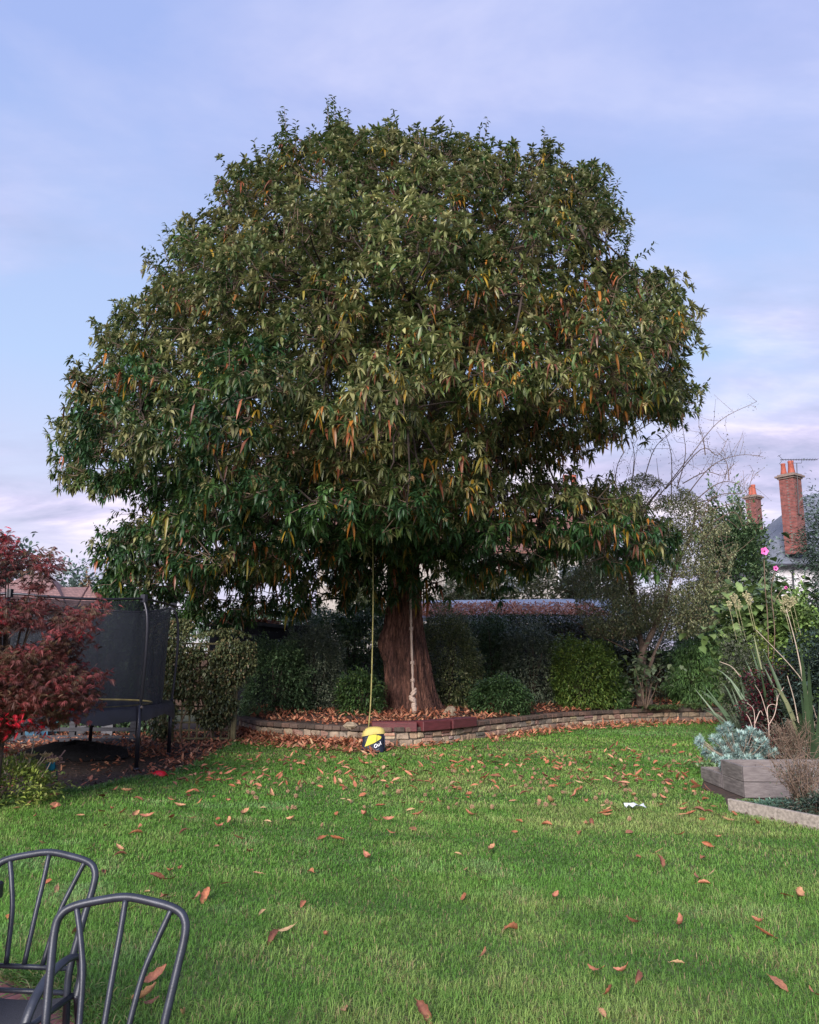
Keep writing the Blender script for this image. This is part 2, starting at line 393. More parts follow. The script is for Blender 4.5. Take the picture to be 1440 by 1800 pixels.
# ------------------------------------------------------------------ fallen leaves
DEAD = [((.44, .165, .09), 5), ((.35, .12, .065), 4), ((.50, .24, .14), 3), ((.17, .07, .045), 4), ((.42, .27, .15), 1.2)]
def litter(name, pts, size, label, flat=.5, pal=DEAD, kind='stuff', lift=.015):
    n = len(pts); az = rng.uniform(0, 6.283, n); el = rng.normal(.1, .28 * flat + .05, n)
    D = np.c_[np.cos(az) * np.cos(el), np.sin(az) * np.cos(el), np.sin(el)]
    pts = pts + np.c_[np.zeros(n), np.zeros(n), lift + np.abs(rng.normal(0, .02, n))]
    U = np.c_[rng.normal(0, .45, n), rng.normal(0, .45, n), np.ones(n)]
    arr = leaf_arrays(pts, D, rng.uniform(.6, 1.15, n) * size, rng.uniform(.3, .42, n) * size, rng.uniform(-.5, .3, n), pick(pal, n), U=U, fold=.25)
    o = leaf_obj(name, arr, M_litter); tag(o, label, 'fallen leaves', kind=kind); return o
def onpoly(poly, n, z, cond=None):
    a = np.array(poly); lo, hi = a.min(0), a.max(0); q = np.zeros((0, 2))
    while len(q) < n:
        t = rng.uniform(lo, hi, (n * 3, 2)); k = inpoly(t[:, 0], t[:, 1], poly)
        if cond is not None: k &= cond(t[:, 0], t[:, 1])
        q = np.r_[q, t[k]]
    return np.c_[q[:n], np.full(n, z)]
wb = np.array(wall_base)
# strip of leaves at the foot of the wall
def along(n, off0, off1, z, xa=-99, xb=99, pw=1.0):
    w_ = wb[(wb[:, 0] > xa) & (wb[:, 0] < xb)]; i = rng.integers(0, len(w_) - 1, n); t = rng.random((n, 1)); p = w_[i] * (1 - t) + w_[i + 1] * t
    return np.c_[p[:, 0], p[:, 1] - off0 - (off1 - off0) * rng.random(n) ** pw, np.full(n, z)]
litter('leaf_drift', np.r_[along(900, .05, 1.5, 0.0, xb=-.6, pw=1.6), along(90, .05, .7, 0.0, -.7, 1.2, 1.5), along(1000, .05, 1.3, .0, 1.6, pw=1.6)], .135, 'rust brown chestnut leaves drifted against the foot of the stone wall', 1.2)
litter('leaf_bank', along(1100, .02, .35, .05, xb=-.6, pw=1.5), .13, 'brown leaves banked up against the left part of the stone wall', 1.6)
litter('leaf_carpet', np.r_[along(2000, -.4, -1.6, .345), along(2600, -1.2, -4, .42)], .135, 'rust brown leaves covering the soil of the raised bed behind the stone wall', 1)
mp_ = list(mulch_edge) + [(-1.9, 19), (-8, 19), (-8, 9)]
litter('mulch_leaves', np.r_[onpoly(mp_, 700, .0), onpoly(mp_, 2300, .0, lambda x, y: (y > 14) | (x > -3.9))], .12, 'brown leaves scattered over the bark mulch under the trampoline', 1)
n = 9000; pts = onpoly(mp_, n, .0)
arr = leaf_arrays(pts + [0, 0, .01], np.c_[rng.normal(0, 1, n), rng.normal(0, 1, n), rng.normal(.1, .25, n)], rng.uniform(.03, .07, n), rng.uniform(.012, .025, n), 0., pick([((.05, .03, .025), 4), ((.11, .065, .05), 3), ((.2, .12, .09), 1)], n), simple=True)
tag(leaf_obj('bark_mulch', arr, M_litter), 'dark bark chips spread on the bed under the trampoline', 'mulch', kind='stuff')

# single leaves and burrs on the lawn
def leaf_variant(i):
    n = 9; L = random.uniform(.075, .14); W = L * random.uniform(.2, .3); curl = random.uniform(-.5, 1.6); roll = random.uniform(.1, 1.6); V = []; F = []
    bend = random.uniform(-.25, .25)
    for k in range(n):
        s = k / (n - 1); wdt = W * (math.sin(math.pi * min(1, s * .97 + .03)) ** .75) * (1 + .12 * (-1) ** k)
        for j in range(5):
            q = (j - 2) / 2; a = q * roll
            V.append(((s - .5) * L, math.sin(a) / max(roll, .3) * wdt + bend * (s - .5) ** 2 * L, (1 - math.cos(a)) * wdt * .8 + curl * L * (s - .5) ** 2 * .8 + .004 * random.random()))
    for k in range(n - 1):
        for j in range(4): F.append((k * 5 + j, k * 5 + j + 1, k * 5 + j + 6, k * 5 + j + 5))
    mb = MB(); mb.add(V, F); mb.tube([(L * .49, 0, curl * L * .2), (L * .62, .004, curl * L * .25 + .004)], [.0016, .001], 5)
    c = [(.52, .20, .10), (.44, .15, .07), (.55, .29, .15), (.26, .10, .06), (.48, .19, .11), (.55, .36, .19), (.36, .15, .08)][i % 7]
    return mb, mat('fallen_leaf_skin', c, .65, noise=.35, nscale=60, col2=tuple(x * .55 for x in c), trans=.08)
leafsrc = []
for i in range(14):
    mb, m_ = leaf_variant(i); o = mb.build('fallen_leaf', m_, smooth=True); leafsrc.append(o)
near_px = [(1048, 1722), (1073, 1758), (1060, 1795), (1122, 1730), (1095, 1725), (1249, 1548), (1226, 1553), (1238, 1561), (1382, 1582), (1404, 1582), (1115, 1633), (1199, 1637), (1192, 1710), (1370, 1745), (1432, 1764), (1345, 1652), (606, 1788), (746, 1796), (570, 1655), (503, 1643), (850, 1688), (900, 1645), (815, 1588), (864, 1502), (790, 1476), (647, 1518), (806, 1510), (726, 1462), (690, 1472), (590, 1483), (455, 1543), (278, 1549), (313, 1538), (247, 1521), (345, 1590), (362, 1586), (232, 1604), (252, 1768), (262, 1775), (268, 1733), (322, 1795), (133, 1647), (10, 1627), (85, 1562), (98, 1574), (180, 1540), (62, 1443), (75, 1490), (246, 1462), (240, 1470), (383, 1447), (405, 1452), (420, 1479), (384, 1461), (470, 1452), (1107, 1468), (1196, 1475), (1246, 1492), (1158, 1505), (1162, 1525), (1262, 1478), (1280, 1447), (1268, 1440), (1330, 1452), (1292, 1436), (210, 1500), (160, 1500), (95, 1430), (50, 1420), (25, 1425), (300, 1410), (330, 1405), (290, 1392), (245, 1410), (1208, 1385), (1195, 1375), (1185, 1392), (1240, 1412), (1255, 1425), (1222, 1400), (1180, 1360), (1165, 1368), (1150, 1358), (1290, 1425), (1230, 1418), (1215, 1436), (820, 1535), (480, 1660), (1335, 1630), (700, 1560), (1020, 1470), (960, 1455), (905, 1470)]
pts = [G(*p) for p in near_px]
while len(pts) < 300:
    px = random.uniform(60, 1290); py = 1335 + 120 * random.random() ** 1.6 if random.random() < .93 else random.uniform(1440, 1640)
    p = G(px, py)
    if inpoly(np.array([p[0]]), np.array([p[1]]), lawn_poly)[0]: pts.append(p)
first = set()
for i, p in enumerate(pts):
    s = leafsrc[i % 14]
    o = s if (i % 14) not in first else s.copy()
    if (i % 14) in first: COL.objects.link(o)
    first.add(i % 14)
    o.location = (p[0], p[1], .030 + random.uniform(0, .02)); k = random.uniform(.8, 1.25) * (1.0 if i < len(near_px) else 1.0)
    o.scale = (k, k, k); o.rotation_euler = (random.gauss(0, .45), random.gauss(0, .3), random.uniform(0, 6.28))
    tag(o, 'single curled rust brown chestnut leaf lying on the lawn grass', 'leaf', 'fallen leaves lying singly on the lawn')
lp_ = []
while len(lp_) < 420:
    px = random.uniform(300, 1290); p = G(px, 1318 + 75 * random.random())
    if inpoly(np.array([p[0]]), np.array([p[1]]), lawn_poly)[0]: lp_.append(p)
litter('lawn_leaves', np.array(lp_), .13, 'small brown leaves and scraps strewn over the far lawn before the wall', .8, lift=.035)
def burr_mesh(r, seed, spikes=26):
    rd = random.Random(seed); mb = MB()
    for k in range(spikes):
        z = 1 - 2 * (k + .5) / spikes; a = k * 2.39996; q = math.sqrt(1 - z * z); d = Vector((q * math.cos(a), q * math.sin(a), z)); t = d.orthogonal().normalized(); b = d.cross(t)
        rr = r * rd.uniform(.85, 1.25); V = [d * r * .45 + (t * math.cos(x) + b * math.sin(x)) * r * .36 for x in (0, 2.1, 4.2)] + [d * rr]
        mb.add(V, [(0, 1, 3), (1, 2, 3), (2, 0, 3), (0, 2, 1)])
    return mb
M_burr = mat('burr_husk', (.27, .17, .10), .85, noise=.35, nscale=25)
M_burr2 = mat('burr_green', (.30, .27, .12), .85, noise=.35, nscale=25, col2=(.34, .2, .12))
bsrc = [burr_mesh(.030, i).build('chestnut_burr', M_burr) for i in range(4)]
bp = [(566, 1458), (866, 1392), (905, 1362), (803, 1420), (520, 1406), (870, 1405), (940, 1365), (1100, 1395), (1107, 1447), (795, 1360), (700, 1398), (608, 1390), (640, 1372)]
while len(bp) < 110:
    bp.append((random.uniform(430, 1240), 1325 + 105 * random.random() ** 1.2))
for i, q in enumerate(bp):
    p = G(*q)
    if not inpoly(np.array([p[0]]), np.array([p[1]]), lawn_poly)[0]: continue
    o = bsrc[i] if i < 4 else bsrc[i % 4].copy()
    if i >= 4: COL.objects.link(o)
    o.location = (p[0], p[1], .045); k = random.uniform(.7, 1.2); o.scale = (k, k, k * .7); o.rotation_euler = (random.random() * 3, random.random() * 3, random.random() * 3)
    tag(o, 'open spiky tan chestnut burr lying in the lawn grass', 'chestnut burr', 'chestnut burrs fallen on the lawn')

# ================================================================== STONE WALL
def ring(name, pts): pass
M_stone = mat('rubble_stone', attr=True, rough=.9, noise=.3, nscale=9, bump=.6, bscale=45)
M_mortar = mat('mortar', (.10, .085, .07), .95, noise=.3, nscale=20, bump=.5)
cum = np.r_[0, np.cumsum(np.linalg.norm(np.diff(wb, axis=0), axis=1))]; LW = cum[-1]
def wpos(s):
    x = np.interp(s, cum, wb[:, 0]); y = np.interp(s, cum, wb[:, 1]); x2 = np.interp(min(s + .1, LW), cum, wb[:, 0]); y2 = np.interp(min(s + .1, LW), cum, wb[:, 1])
    x1 = np.interp(max(s - .1, 0), cum, wb[:, 0]); y1 = np.interp(max(s - .1, 0), cum, wb[:, 1]); a = math.atan2(y2 - y1, x2 - x1); return x, y, a
WALL = empty('stone_wall', (G(700, 1313)[0], G(700, 1313)[1], 0), 'low curved retaining wall of pale rubble stone with brown coping, below the chestnut tree', 'wall')
mb = MB(); z = -.02
for ci, hgt in enumerate((.155, .125)):
    s = -.1 * ci
    while s < LW:
        L = random.uniform(.13, .36) if ci != 1 else random.uniform(.15, .34)
        c = random.choice([(.34, .26, .18), (.30, .23, .17), (.40, .31, .21), (.26, .17, .13), (.24, .20, .16), (.36, .25, .17), (.30, .18, .14)]); v = random.uniform(.75, 1.15); c = tuple(x * v for x in c)
        x, y, a = wpos(max(0, s + L / 2)); d = random.uniform(-.022, .022)
        if random.random() < .0 and ci < 2:
            mb.bevbox((x + math.sin(a) * -d, y + math.cos(a) * d + .06, z + hgt / 2 - .002), (L - .014, .14, hgt - .012), .014, a, c, .008)
        else:
            h1 = hgt
            if random.random() < .10: # split into two thin stones
                mb.bevbox((x, y + .06 + d, z + hgt * .27), (L - .014, .14, hgt * .5 - .01), .01, a, c, .005)
                c2 = tuple(q * random.uniform(.8, 1.2) for q in c); mb.bevbox((x, y + .06 - d, z + hgt * .77), (L - .016, .14, hgt * .5 - .01), .01, a, c2, .005)
            else: mb.bevbox((x, y + .06 + d, z + hgt / 2), (L - .013, .14, hgt - .012), .02, a, c, .016)
        s += L
    z += hgt
mb.build('stone_face', M_stone, WALL)
mb = MB(); V = []
for p in wb: V += [(p[0], p[1] + .012, -.03), (p[0], p[1] + .012, .272), (p[0], p[1] + .24, .272), (p[0], p[1] + .24, -.03)]
mb.add(V, [tuple(4 * i + q for q in (a_, a_ + 4, (a_ + 1) % 4 + 4, (a_ + 1) % 4)) for i in range(len(wb) - 1) for a_ in range(4)])
mb.build('mortar_core', M_mortar, WALL)
mb = MB(); s = 0
while s < LW:
    L = random.uniform(.19, .23); x, y, a = wpos(s + L / 2); v = random.uniform(.7, 1.2); c = random.choice([(.11, .075, .06), (.09, .065, .052), (.14, .085, .065)])
    mb.bevbox((x, y + .10 + random.uniform(-.006, .006), .318 + random.uniform(-.004, .004)), (L - .008, .27, .085), .012, a, tuple(q * v for q in c), .004); s += L
mb.build('coping', M_stone, WALL)
# dark red boards on the front of the wall
M_maroon = mat('maroon_board', (.10, .022, .026), .5, noise=.25, nscale=5, bump=.15, bscale=30, stretch=(1, 8, 8))
cuts = [652, 733, 784, 829]; names = ['longest dark red board on the front of the wall, directly behind the rope bag', 'middle dark red board on the wall top, in front of the trunk', 'rightmost dark red board on the wall, where the pale coping begins again']
for i in range(3):
    a_ = G(cuts[i] + 1, 1312 if i < 2 else 1306)[:2]; b_ = G(cuts[i + 1] - 1, 1310 if i < 1 else (1307 if i < 2 else 1301))[:2]
    def yw(x): return np.interp(x, wb[:, 0], wb[:, 1])
    a_ = np.array([a_[0], yw(a_[0])]); b_ = np.array([b_[0], yw(b_[0])])
    mid = (a_ + b_) / 2; an = math.atan2(b_[1] - a_[1], b_[0] - a_[0]); L = np.linalg.norm(b_ - a_)
    mb = MB(); mb.bevbox((0, 0, 0), (L, .34, .19), .012)
    o = mb.build('timber_board', M_maroon); o.location = (mid[0], mid[1] + .06, .372); o.rotation_euler = (0, 0, an)
    tag(o, names[i], 'board', 'dark red boards along the wall top')

# ================================================================== CHESTNUT TREE
YT = 19.8
TREE = empty('chestnut_tree', (P(722, 1255, YT)[0], YT, .38), 'huge broad sweet chestnut tree with a thick trunk growing in the raised bed', 'tree')
# trunk: rings read from the photo's outline, with ribs, burls and root flare
prof = [(1262, 670, 786), (1250, 671, 779), (1236, 674, 770), (1215, 676, 763), (1190, 676, 757), (1165, 675, 753), (1146, 669, 749), (1132, 667, 746), (1118, 671, 743), (1095, 676, 740), (1065, 680, 738), (1030, 684, 735), (1000, 685, 734), (960, 684, 738), (920, 676, 748), (890, 672, 760)]
NR = 200; V = []; rings = []
pz = np.array([P(720, q[0], YT)[2] for q in prof]); pl = np.array([P(q[1], q[0], YT)[0] for q in prof]); pr = np.array([P(q[2], q[0], YT)[0] for q in prof])
zs = np.linspace(pz[0], pz[-1], 110)
ths = np.linspace(0, 2 * math.pi, NR, endpoint=False)
for z in zs:
    l = np.interp(z, pz, pl); r = np.interp(z, pz, pr); cx = (l + r) / 2; rad = (r - l) / 2; t = (z - .38)
    flare = max(0, 1 - t / .9)
    rr = rad * (1 + .045 * np.sin(ths * 5 + 1.0 + .25 * t) + .03 * np.sin(ths * 9 + .5 * t + 2) + .022 * np.sin(ths * 16 + 1.2 * t) + .012 * np.sin(ths * 29 - 2 * t) + .05 * flare * np.sin(ths * 6 + .7))
    gr = np.exp(-((np.angle(np.exp(1j * (ths - 4.28)))) / .13) ** 2) * np.exp(-((t - 1.35) / .8) ** 2); rr = rr * (1 - .16 * gr)
    for (ta, tz, am, sa) in ((3.3, 1.75, .09, .35), (3.9, 1.5, .08, .3), (4.5, 2.3, .05, .25), (5.6, 1.9, .05, .3), (5.0, 1.2, .04, .3)):
        rr = rr * (1 + am * np.exp(-((np.angle(np.exp(1j * (ths - ta)))) / sa) ** 2 - ((t - tz) / .28) ** 2))
    rr = rr + rng.normal(0, .009, NR) + .016 * np.sign(np.sin(ths * 21 + 1.3 * np.sin(z * 2.3) + z)) * np.abs(np.sin(ths * 21 + 1.3 * np.sin(z * 2.3) + z)) ** .5
    V.append(np.c_[cx + rr * np.cos(ths), YT + rr * np.sin(ths) * .95, np.full(NR, z)])
V = np.concatenate(V); F = []
for i in range(len(zs) - 1):
    for k in range(NR): F.append((i * NR + k, i * NR + (k + 1) % NR, (i + 1) * NR + (k + 1) % NR, (i + 1) * NR + k))
M_bark = bpy.data.materials.new('bark_chestnut'); M_bark.use_nodes = True
t_ = M_bark.node_tree; n_ = t_.nodes; l_ = t_.links; p_ = n_['Principled BSDF']; p_.inputs['Roughness'].default_value = .9
co = n_.new('ShaderNodeTexCoord'); mp = n_.new('ShaderNodeMapping'); mp.inputs['Scale'].default_value = (9, 9, 1.1); mp.inputs['Rotation'].default_value = (0, .06, 0); l_.new(co.outputs['Object'], mp.inputs[0])
nz = n_.new('ShaderNodeTexNoise'); nz.inputs['Scale'].default_value = 2.2; nz.inputs['Detail'].default_value = 10; nz.inputs['Roughness'].default_value = .68; nz.inputs['Distortion'].default_value = .5; l_.new(mp.outputs[0], nz.inputs['Vector'])
vo = n_.new('ShaderNodeTexVoronoi'); vo.feature = 'DISTANCE_TO_EDGE'; vo.inputs['Scale'].default_value = 2.6; l_.new(mp.outputs[0], vo.inputs['Vector'])
nb_ = n_.new('ShaderNodeTexNoise'); nb_.inputs['Scale'].default_value = 1.6; nb_.inputs['Detail'].default_value = 5; l_.new(co.outputs['Object'], nb_.inputs['Vector'])
cr = n_.new('ShaderNodeValToRGB'); l_.new(nz.outputs[0], cr.inputs[0]); e = cr.color_ramp.elements; e[0].position = .36; e[0].color = (.028, .016, .014, 1); e[1].position = .68; e[1].color = (.36, .205, .155, 1); k_ = e.new(.52); k_.color = (.17, .087, .066, 1)
cr2 = n_.new('ShaderNodeValToRGB'); l_.new(nb_.outputs[0], cr2.inputs[0]); e = cr2.color_ramp.elements; e[0].position = .38; e[0].color = (.72, .62, .62, 1); e[1].position = .62; e[1].color = (1.3, 1.15, 1.05, 1)
mxx = n_.new('ShaderNodeMix'); mxx.data_type = 'RGBA'; mxx.blend_type = 'MULTIPLY'; mxx.inputs[0].default_value = 1; l_.new(cr.outputs[0], mxx.inputs[6]); l_.new(cr2.outputs[0], mxx.inputs[7]); l_.new(mxx.outputs[2], p_.inputs['Base Color'])
ad = n_.new('ShaderNodeMath'); ad.operation = 'ADD'; l_.new(nz.outputs[0], ad.inputs[0]); mu = n_.new('ShaderNodeMath'); mu.operation = 'MULTIPLY'; mu.inputs[1].default_value = .9; l_.new(vo.outputs[0], mu.inputs[0]); l_.new(mu.outputs[0], ad.inputs[1])
bu = n_.new('ShaderNodeBump'); bu.inputs['Strength'].default_value = 1; bu.inputs['Distance'].default_value = .07; l_.new(ad.outputs[0], bu.inputs['Height']); l_.new(bu.outputs[0], p_.inputs['Normal'])
me = npmesh('trunk', V, [np.array(F)], smooth=True); link('trunk', me, M_bark, TREE)

OUT = [(660, 1070), (640, 1088), (600, 1068), (540, 1078), (470, 1096), (400, 1100), (335, 1100), (300, 1085), (265, 1068), (215, 1058), (165, 1020), (150, 1000), (190, 965), (165, 935), (215, 915), (275, 905), (235, 872), (150, 862), (108, 832), (118, 808), (92, 757), (128, 735), (122, 665), (170, 632), (182, 590), (215, 538), (262, 505), (270, 470), (296, 462), (292, 402), (330, 385), (385, 372), (380, 312), (420, 285), (447, 262), (478, 275), (500, 205), (525, 240), (556, 235), (585, 185), (622, 228), (655, 222), (692, 200), (722, 238), (760, 232), (795, 220), (822, 248), (858, 216), (885, 250), (925, 262), (958, 236), (992, 275), (1052, 300), (1082, 335), (1085, 370), (1110, 395), (1100, 425), (1055, 440), (1110, 470), (1170, 490), (1190, 520), (1228, 572), (1195, 640), (1198, 668), (1240, 680), (1205, 705), (1200, 752), (1128, 752), (1085, 770), (1050, 790), (985, 800), (960, 835), (915, 830), (950, 834), (985, 838), (1050, 834), (1095, 850), (1135, 892), (1180, 930), (1188, 975), (1140, 1000), (1085, 1000), (1020, 975), (960, 1000), (905, 1015), (868, 1035), (800, 1022), (772, 1050), (735, 1045)]
LOWER = inpoly
def crown():
    HF, HB = 6.2, 4.2; cl = []
    tries = 0
    cx, cz = P(700, 800, YT)[0], 5.0
    def add_try(px, py, u, mind):
        d = polydist(np.array([px]), np.array([py]), OUT)[0]
        if not inpoly(np.array([px]), np.array([py]), OUT)[0]: return
        if d < (24 if py < 480 else 14): return
        t = min(d / 250, 1); h = math.sqrt(1 - (1 - t) ** 2)
        bough = float(fbm(px / 105, py / 62, 1.0)); h *= 1 + .30 * max(-1, min(1, bough)); lowband = np.clip((py - 860) / 200, 0, 1)        # thin flat boughs low down
        hf = HF * (1 - .35 * lowband) * h; hb = HB * (1 - .3 * lowband) * h
        Y = YT - .4 - hf * u if u > 0 else YT - .4 - hb * u
        # keep the space round the visible trunk and the view below the boughs open
        if py > 985 and 640 < px < 800: Y = min(Y, YT - 1.6)
        p = P(px, py, Y)
        if p[2] < 1.75: return
        for q in cl:
            if abs(q[0][0] - p[0]) < mind and abs(q[0][2] - p[2]) < mind and np.linalg.norm(q[0] - p) < mind: return
        cl.append((p, px, py, d, u))
    gaps = [(595, 680, 26), (735, 735, 10), (790, 770, 16), (975, 665, 18), (890, 850, 12), (555, 945, 18), (715, 505, 16), (480, 540, 14), (1080, 660, 12), (380, 905, 16), (690, 560, 10), (440, 765, 14), (850, 560, 12), (750, 855, 10), (300, 800, 12), (420, 850, 14), (890, 480, 10), (575, 1040, 20), (820, 1035, 12)]
    def ingap(px, py, g=1.0):
        return any((px - a) ** 2 + (py - b) ** 2 < ((c * .8 + 3) * g) ** 2 for a, b, c in gaps)
    for i in range(20000):       # rim
        px, py = random.uniform(80, 1260), random.uniform(170, 1105)
        if ingap(px, py): continue
        u = random.uniform(.8, 1.0) if i < 9500 else -random.uniform(.6, 1.0) if i < 13500 else random.uniform(-.6, .7)
        add_try(px, py, u, .66 if i < 9500 else .74)
    for i in range(500): add_try(random.uniform(625, 800), random.uniform(830, 1022), random.uniform(.45, .95), .55)
    for i in range(500): add_try(random.uniform(560, 860), random.uniform(640, 900), random.uniform(.1, .8), .7)
    cl_ = [(c[0], c[3], c[4]) for c in cl]; print('clumps', len(cl_))
    C0 = np.array([P(715, 760, YT)[0], YT, 6.0])
    PB, DD, LL, WW, DR, CO = [], [], [], [], [], []; tw = MB(); burr = []
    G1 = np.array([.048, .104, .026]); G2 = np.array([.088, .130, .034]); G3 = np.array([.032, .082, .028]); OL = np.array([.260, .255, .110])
    YEL = [np.array([.42, .27, .03]), np.array([.48, .19, .03]), np.array([.30, .25, .04]), np.array([.38, .12, .05]), np.array([.22, .085, .05])]
    for ci, (c, dd, u) in enumerate(cl_):
        o = c - C0; o[2] *= .8; od = o / max(np.linalg.norm(o), .5)
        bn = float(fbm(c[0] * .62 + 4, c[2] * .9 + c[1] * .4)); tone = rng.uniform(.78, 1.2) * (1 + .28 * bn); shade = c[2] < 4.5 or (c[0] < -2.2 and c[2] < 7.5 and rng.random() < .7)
        autumn = rng.random() < (.75 if -1.5 < c[0] < 5.5 and 3.0 < c[2] < 9 else .22) + .45 * float(fbm(c[0] * .8 - 9, c[2] * .8 + 2))
        ns = 13 if u > .5 else 10
        for k in range(ns):
            dirr = norm(od * np.array([1, 1, .8]) * .9 + rng.normal(0, .55, 3) + np.array([0, 0, .75 if c[2] > 7.5 else .3]))
            b = c + rng.normal(0, .19, 3) * np.array([1, 1, .8]) - dirr * .1; L = rng.uniform(.25, .55)
            if dd < 40: L *= .85
            m = 5; S = []
            for q in range(m):
                s = q / (m - 1); S.append(b + dirr * L * s + np.array([0, 0, -1]) * (.22 * L * s * s))
            tip = S[-1]; td = norm(S[-1] - S[-2])
            if k % 2 == 0: tw.tube([c - od * .25, b, S[2], tip], [.012, .008, .006, .003], 4)
            nl = rng.integers(17, 23); nt_ = 11          # eleven leaves whorled round the tip, the rest along the shoot
            ss = rng.uniform(.1, .95, nl); ss[:nt_] = rng.uniform(.93, 1, nt_)
            base = b + dirr * (L * ss)[:, None] + np.array([0, 0, -1]) * (.22 * L * ss * ss)[:, None]
            e1 = norm(np.cross(td, rng.normal(0, 1, 3))); e2 = np.cross(td, e1); az = np.arange(nl) * 2.39996 + rng.uniform(0, 6.28) + rng.normal(0, .2, nl)
            lat = e1 * np.cos(az)[:, None] + e2 * np.sin(az)[:, None]
            fw = rng.uniform(.2, .9, nl); fw[:nt_] = np.linspace(1.3, -.1, nt_)
            d_ = norm(lat + td * fw[:, None] + np.array([0, 0, .34 if c[2] > 6.5 else .12]))
            ll = rng.uniform(.10, .19, nl); ll[:nt_] = np.linspace(.12, .205, nt_) * rng.uniform(.9, 1.15)
            PB.append(base); DD.append(d_); LL.append(ll); WW.append(ll * rng.uniform(.27, .37, nl)); DR.append(rng.uniform(.2, .8, nl)); DR[-1][:nt_] = rng.uniform(.05, .4, nt_) if c[2] > 6.5 else rng.uniform(.25, .6, nt_)
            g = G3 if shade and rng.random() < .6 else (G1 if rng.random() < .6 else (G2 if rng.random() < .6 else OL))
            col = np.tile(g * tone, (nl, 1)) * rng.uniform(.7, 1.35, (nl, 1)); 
            if not shade: col[:8] = col[:8] * .4 + OL * tone * .60; col[8:11] = col[8:11] * .7 + OL * tone * .25; col[11:] *= .85  # young outer tips also painted paler like lit topsides, inner leaves darker
            if autumn and rng.random() < .62:
                j = rng.integers(0, nl, rng.integers(1, 6)); col[j] = YEL[rng.integers(0, 5)] * rng.uniform(.45, 1.05, (len(j), 1)); DR[-1][j] = rng.uniform(.8, 1.5, len(j)); DD[-1][j, 2] -= .5
            CO.append(col)
            if u > .3 and rng.random() < .22: burr.append((tip + np.array([0, 0, -.05]), rng.uniform(.035, .06)))
    # long upright leader shoots that stand out of the top, and drooping side sprays
    lead = [(585, 168), (500, 188), (447, 246), (692, 192), (795, 216), (857, 207), (958, 226), (575, 175), (1050, 298), (1110, 400), (1190, 482), (1230, 570), (1250, 675), (92, 752), (100, 825), (150, 1000), (165, 930), (122, 655), (180, 595), (290, 400), (382, 310), (730, 228), (640, 225), (900, 258), (262, 490), (215, 535), (1218, 705), (1085, 325), (1000, 285), (175, 960), (200, 905), (155, 975), (610, 190), (520, 225), (1160, 480), (1205, 520), (330, 385), (1075, 310), (145, 630), (108, 700), (545, 225), (760, 222), (825, 235), (470, 262)]
    for (px, py) in lead + [(a + random.uniform(-14, 14), b + random.uniform(4, 26)) for a, b in lead if b < 420]:
        Y = YT - rng.uniform(.3, 1.6); tip = P(px, py, Y); o = tip - C0; od = norm(o * np.array([1, 1, .8])); side = abs(od[0]) > .8
        up = np.array([0, 0, .9 if not side else .12]); dirr = norm(od * .6 + up + rng.normal(0, .1, 3)); L = rng.uniform(.8, 1.3); b = tip - dirr * L + np.array([0, 0, .12 if side else 0])
        tw.tube([b - dirr * .6, b, b + dirr * L * .5, tip], [.014, .010, .007, .003], 4)
        for (bb, d0, L0, nl) in [(b, dirr, L, 30), (b + rng.normal(0, .15, 3), norm(dirr + rng.normal(0, .3, 3)), L * .75, 24), (b + rng.normal(0, .18, 3), norm(dirr + rng.normal(0, .4, 3)), L * .55, 20), (b - dirr * .3 + rng.normal(0, .2, 3), norm(dirr + rng.normal(0, .5, 3)), L * .5, 20)]:
            ss = np.linspace(.0, 1, nl); base = bb + d0 * (L0 * ss)[:, None]
            lat = norm(np.cross(np.tile(d0, (nl, 1)), rng.normal(0, 1, (nl, 3)))); d_ = norm(lat + d0 * rng.uniform(.3, .8, (nl, 1)))
            ll = rng.uniform(.14, .22, nl) * (1.08 - .35 * ss); PB.append(base); DD.append(d_); LL.append(ll); WW.append(ll * .31); DR.append(rng.uniform(.15, .6, nl)); CO.append(np.tile(G2, (nl, 1)) * rng.uniform(.7, 1.3, (nl, 1)))
    PB, DD, LL, WW, DR, CO = [np.concatenate(a) for a in (PB, DD, LL, WW, DR, CO)]
    print('chestnut leaves', len(PB))
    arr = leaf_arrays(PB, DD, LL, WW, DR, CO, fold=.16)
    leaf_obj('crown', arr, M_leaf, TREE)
    # limbs: eight scaffold boughs and a leader, forking towards the leaf clumps
    br = MB(); TOP = np.array([P(712, 900, YT)[0], YT, P(712, 905, YT)[2]])
    cen = np.array([c[0] for c in cl_])
    limbs = [((-4.8, -1.5, 3.6), .22), ((-5.2, 1.0, 6.6), .24), ((-3.2, -3.0, 6.0), .18), ((-2.6, .4, 10.5), .26), ((.2, .4, 12.8), .30), ((2.6, 0, 10.6), .26), ((5.0, .4, 7.0), .24), ((3.4, -3.0, 5.8), .18), ((5.8, -.6, 3.4), .20), ((.4, -3.6, 6.8), .18), ((1.2, 2.6, 7.5), .2), ((-1.6, -3.8, 3.4), .12), ((2.2, -3.6, 3.3), .12), ((-1.3, -1.5, 9.0), .18), ((1.6, -1.8, 8.8), .18)]
    ax = TOP.copy(); nodes = []
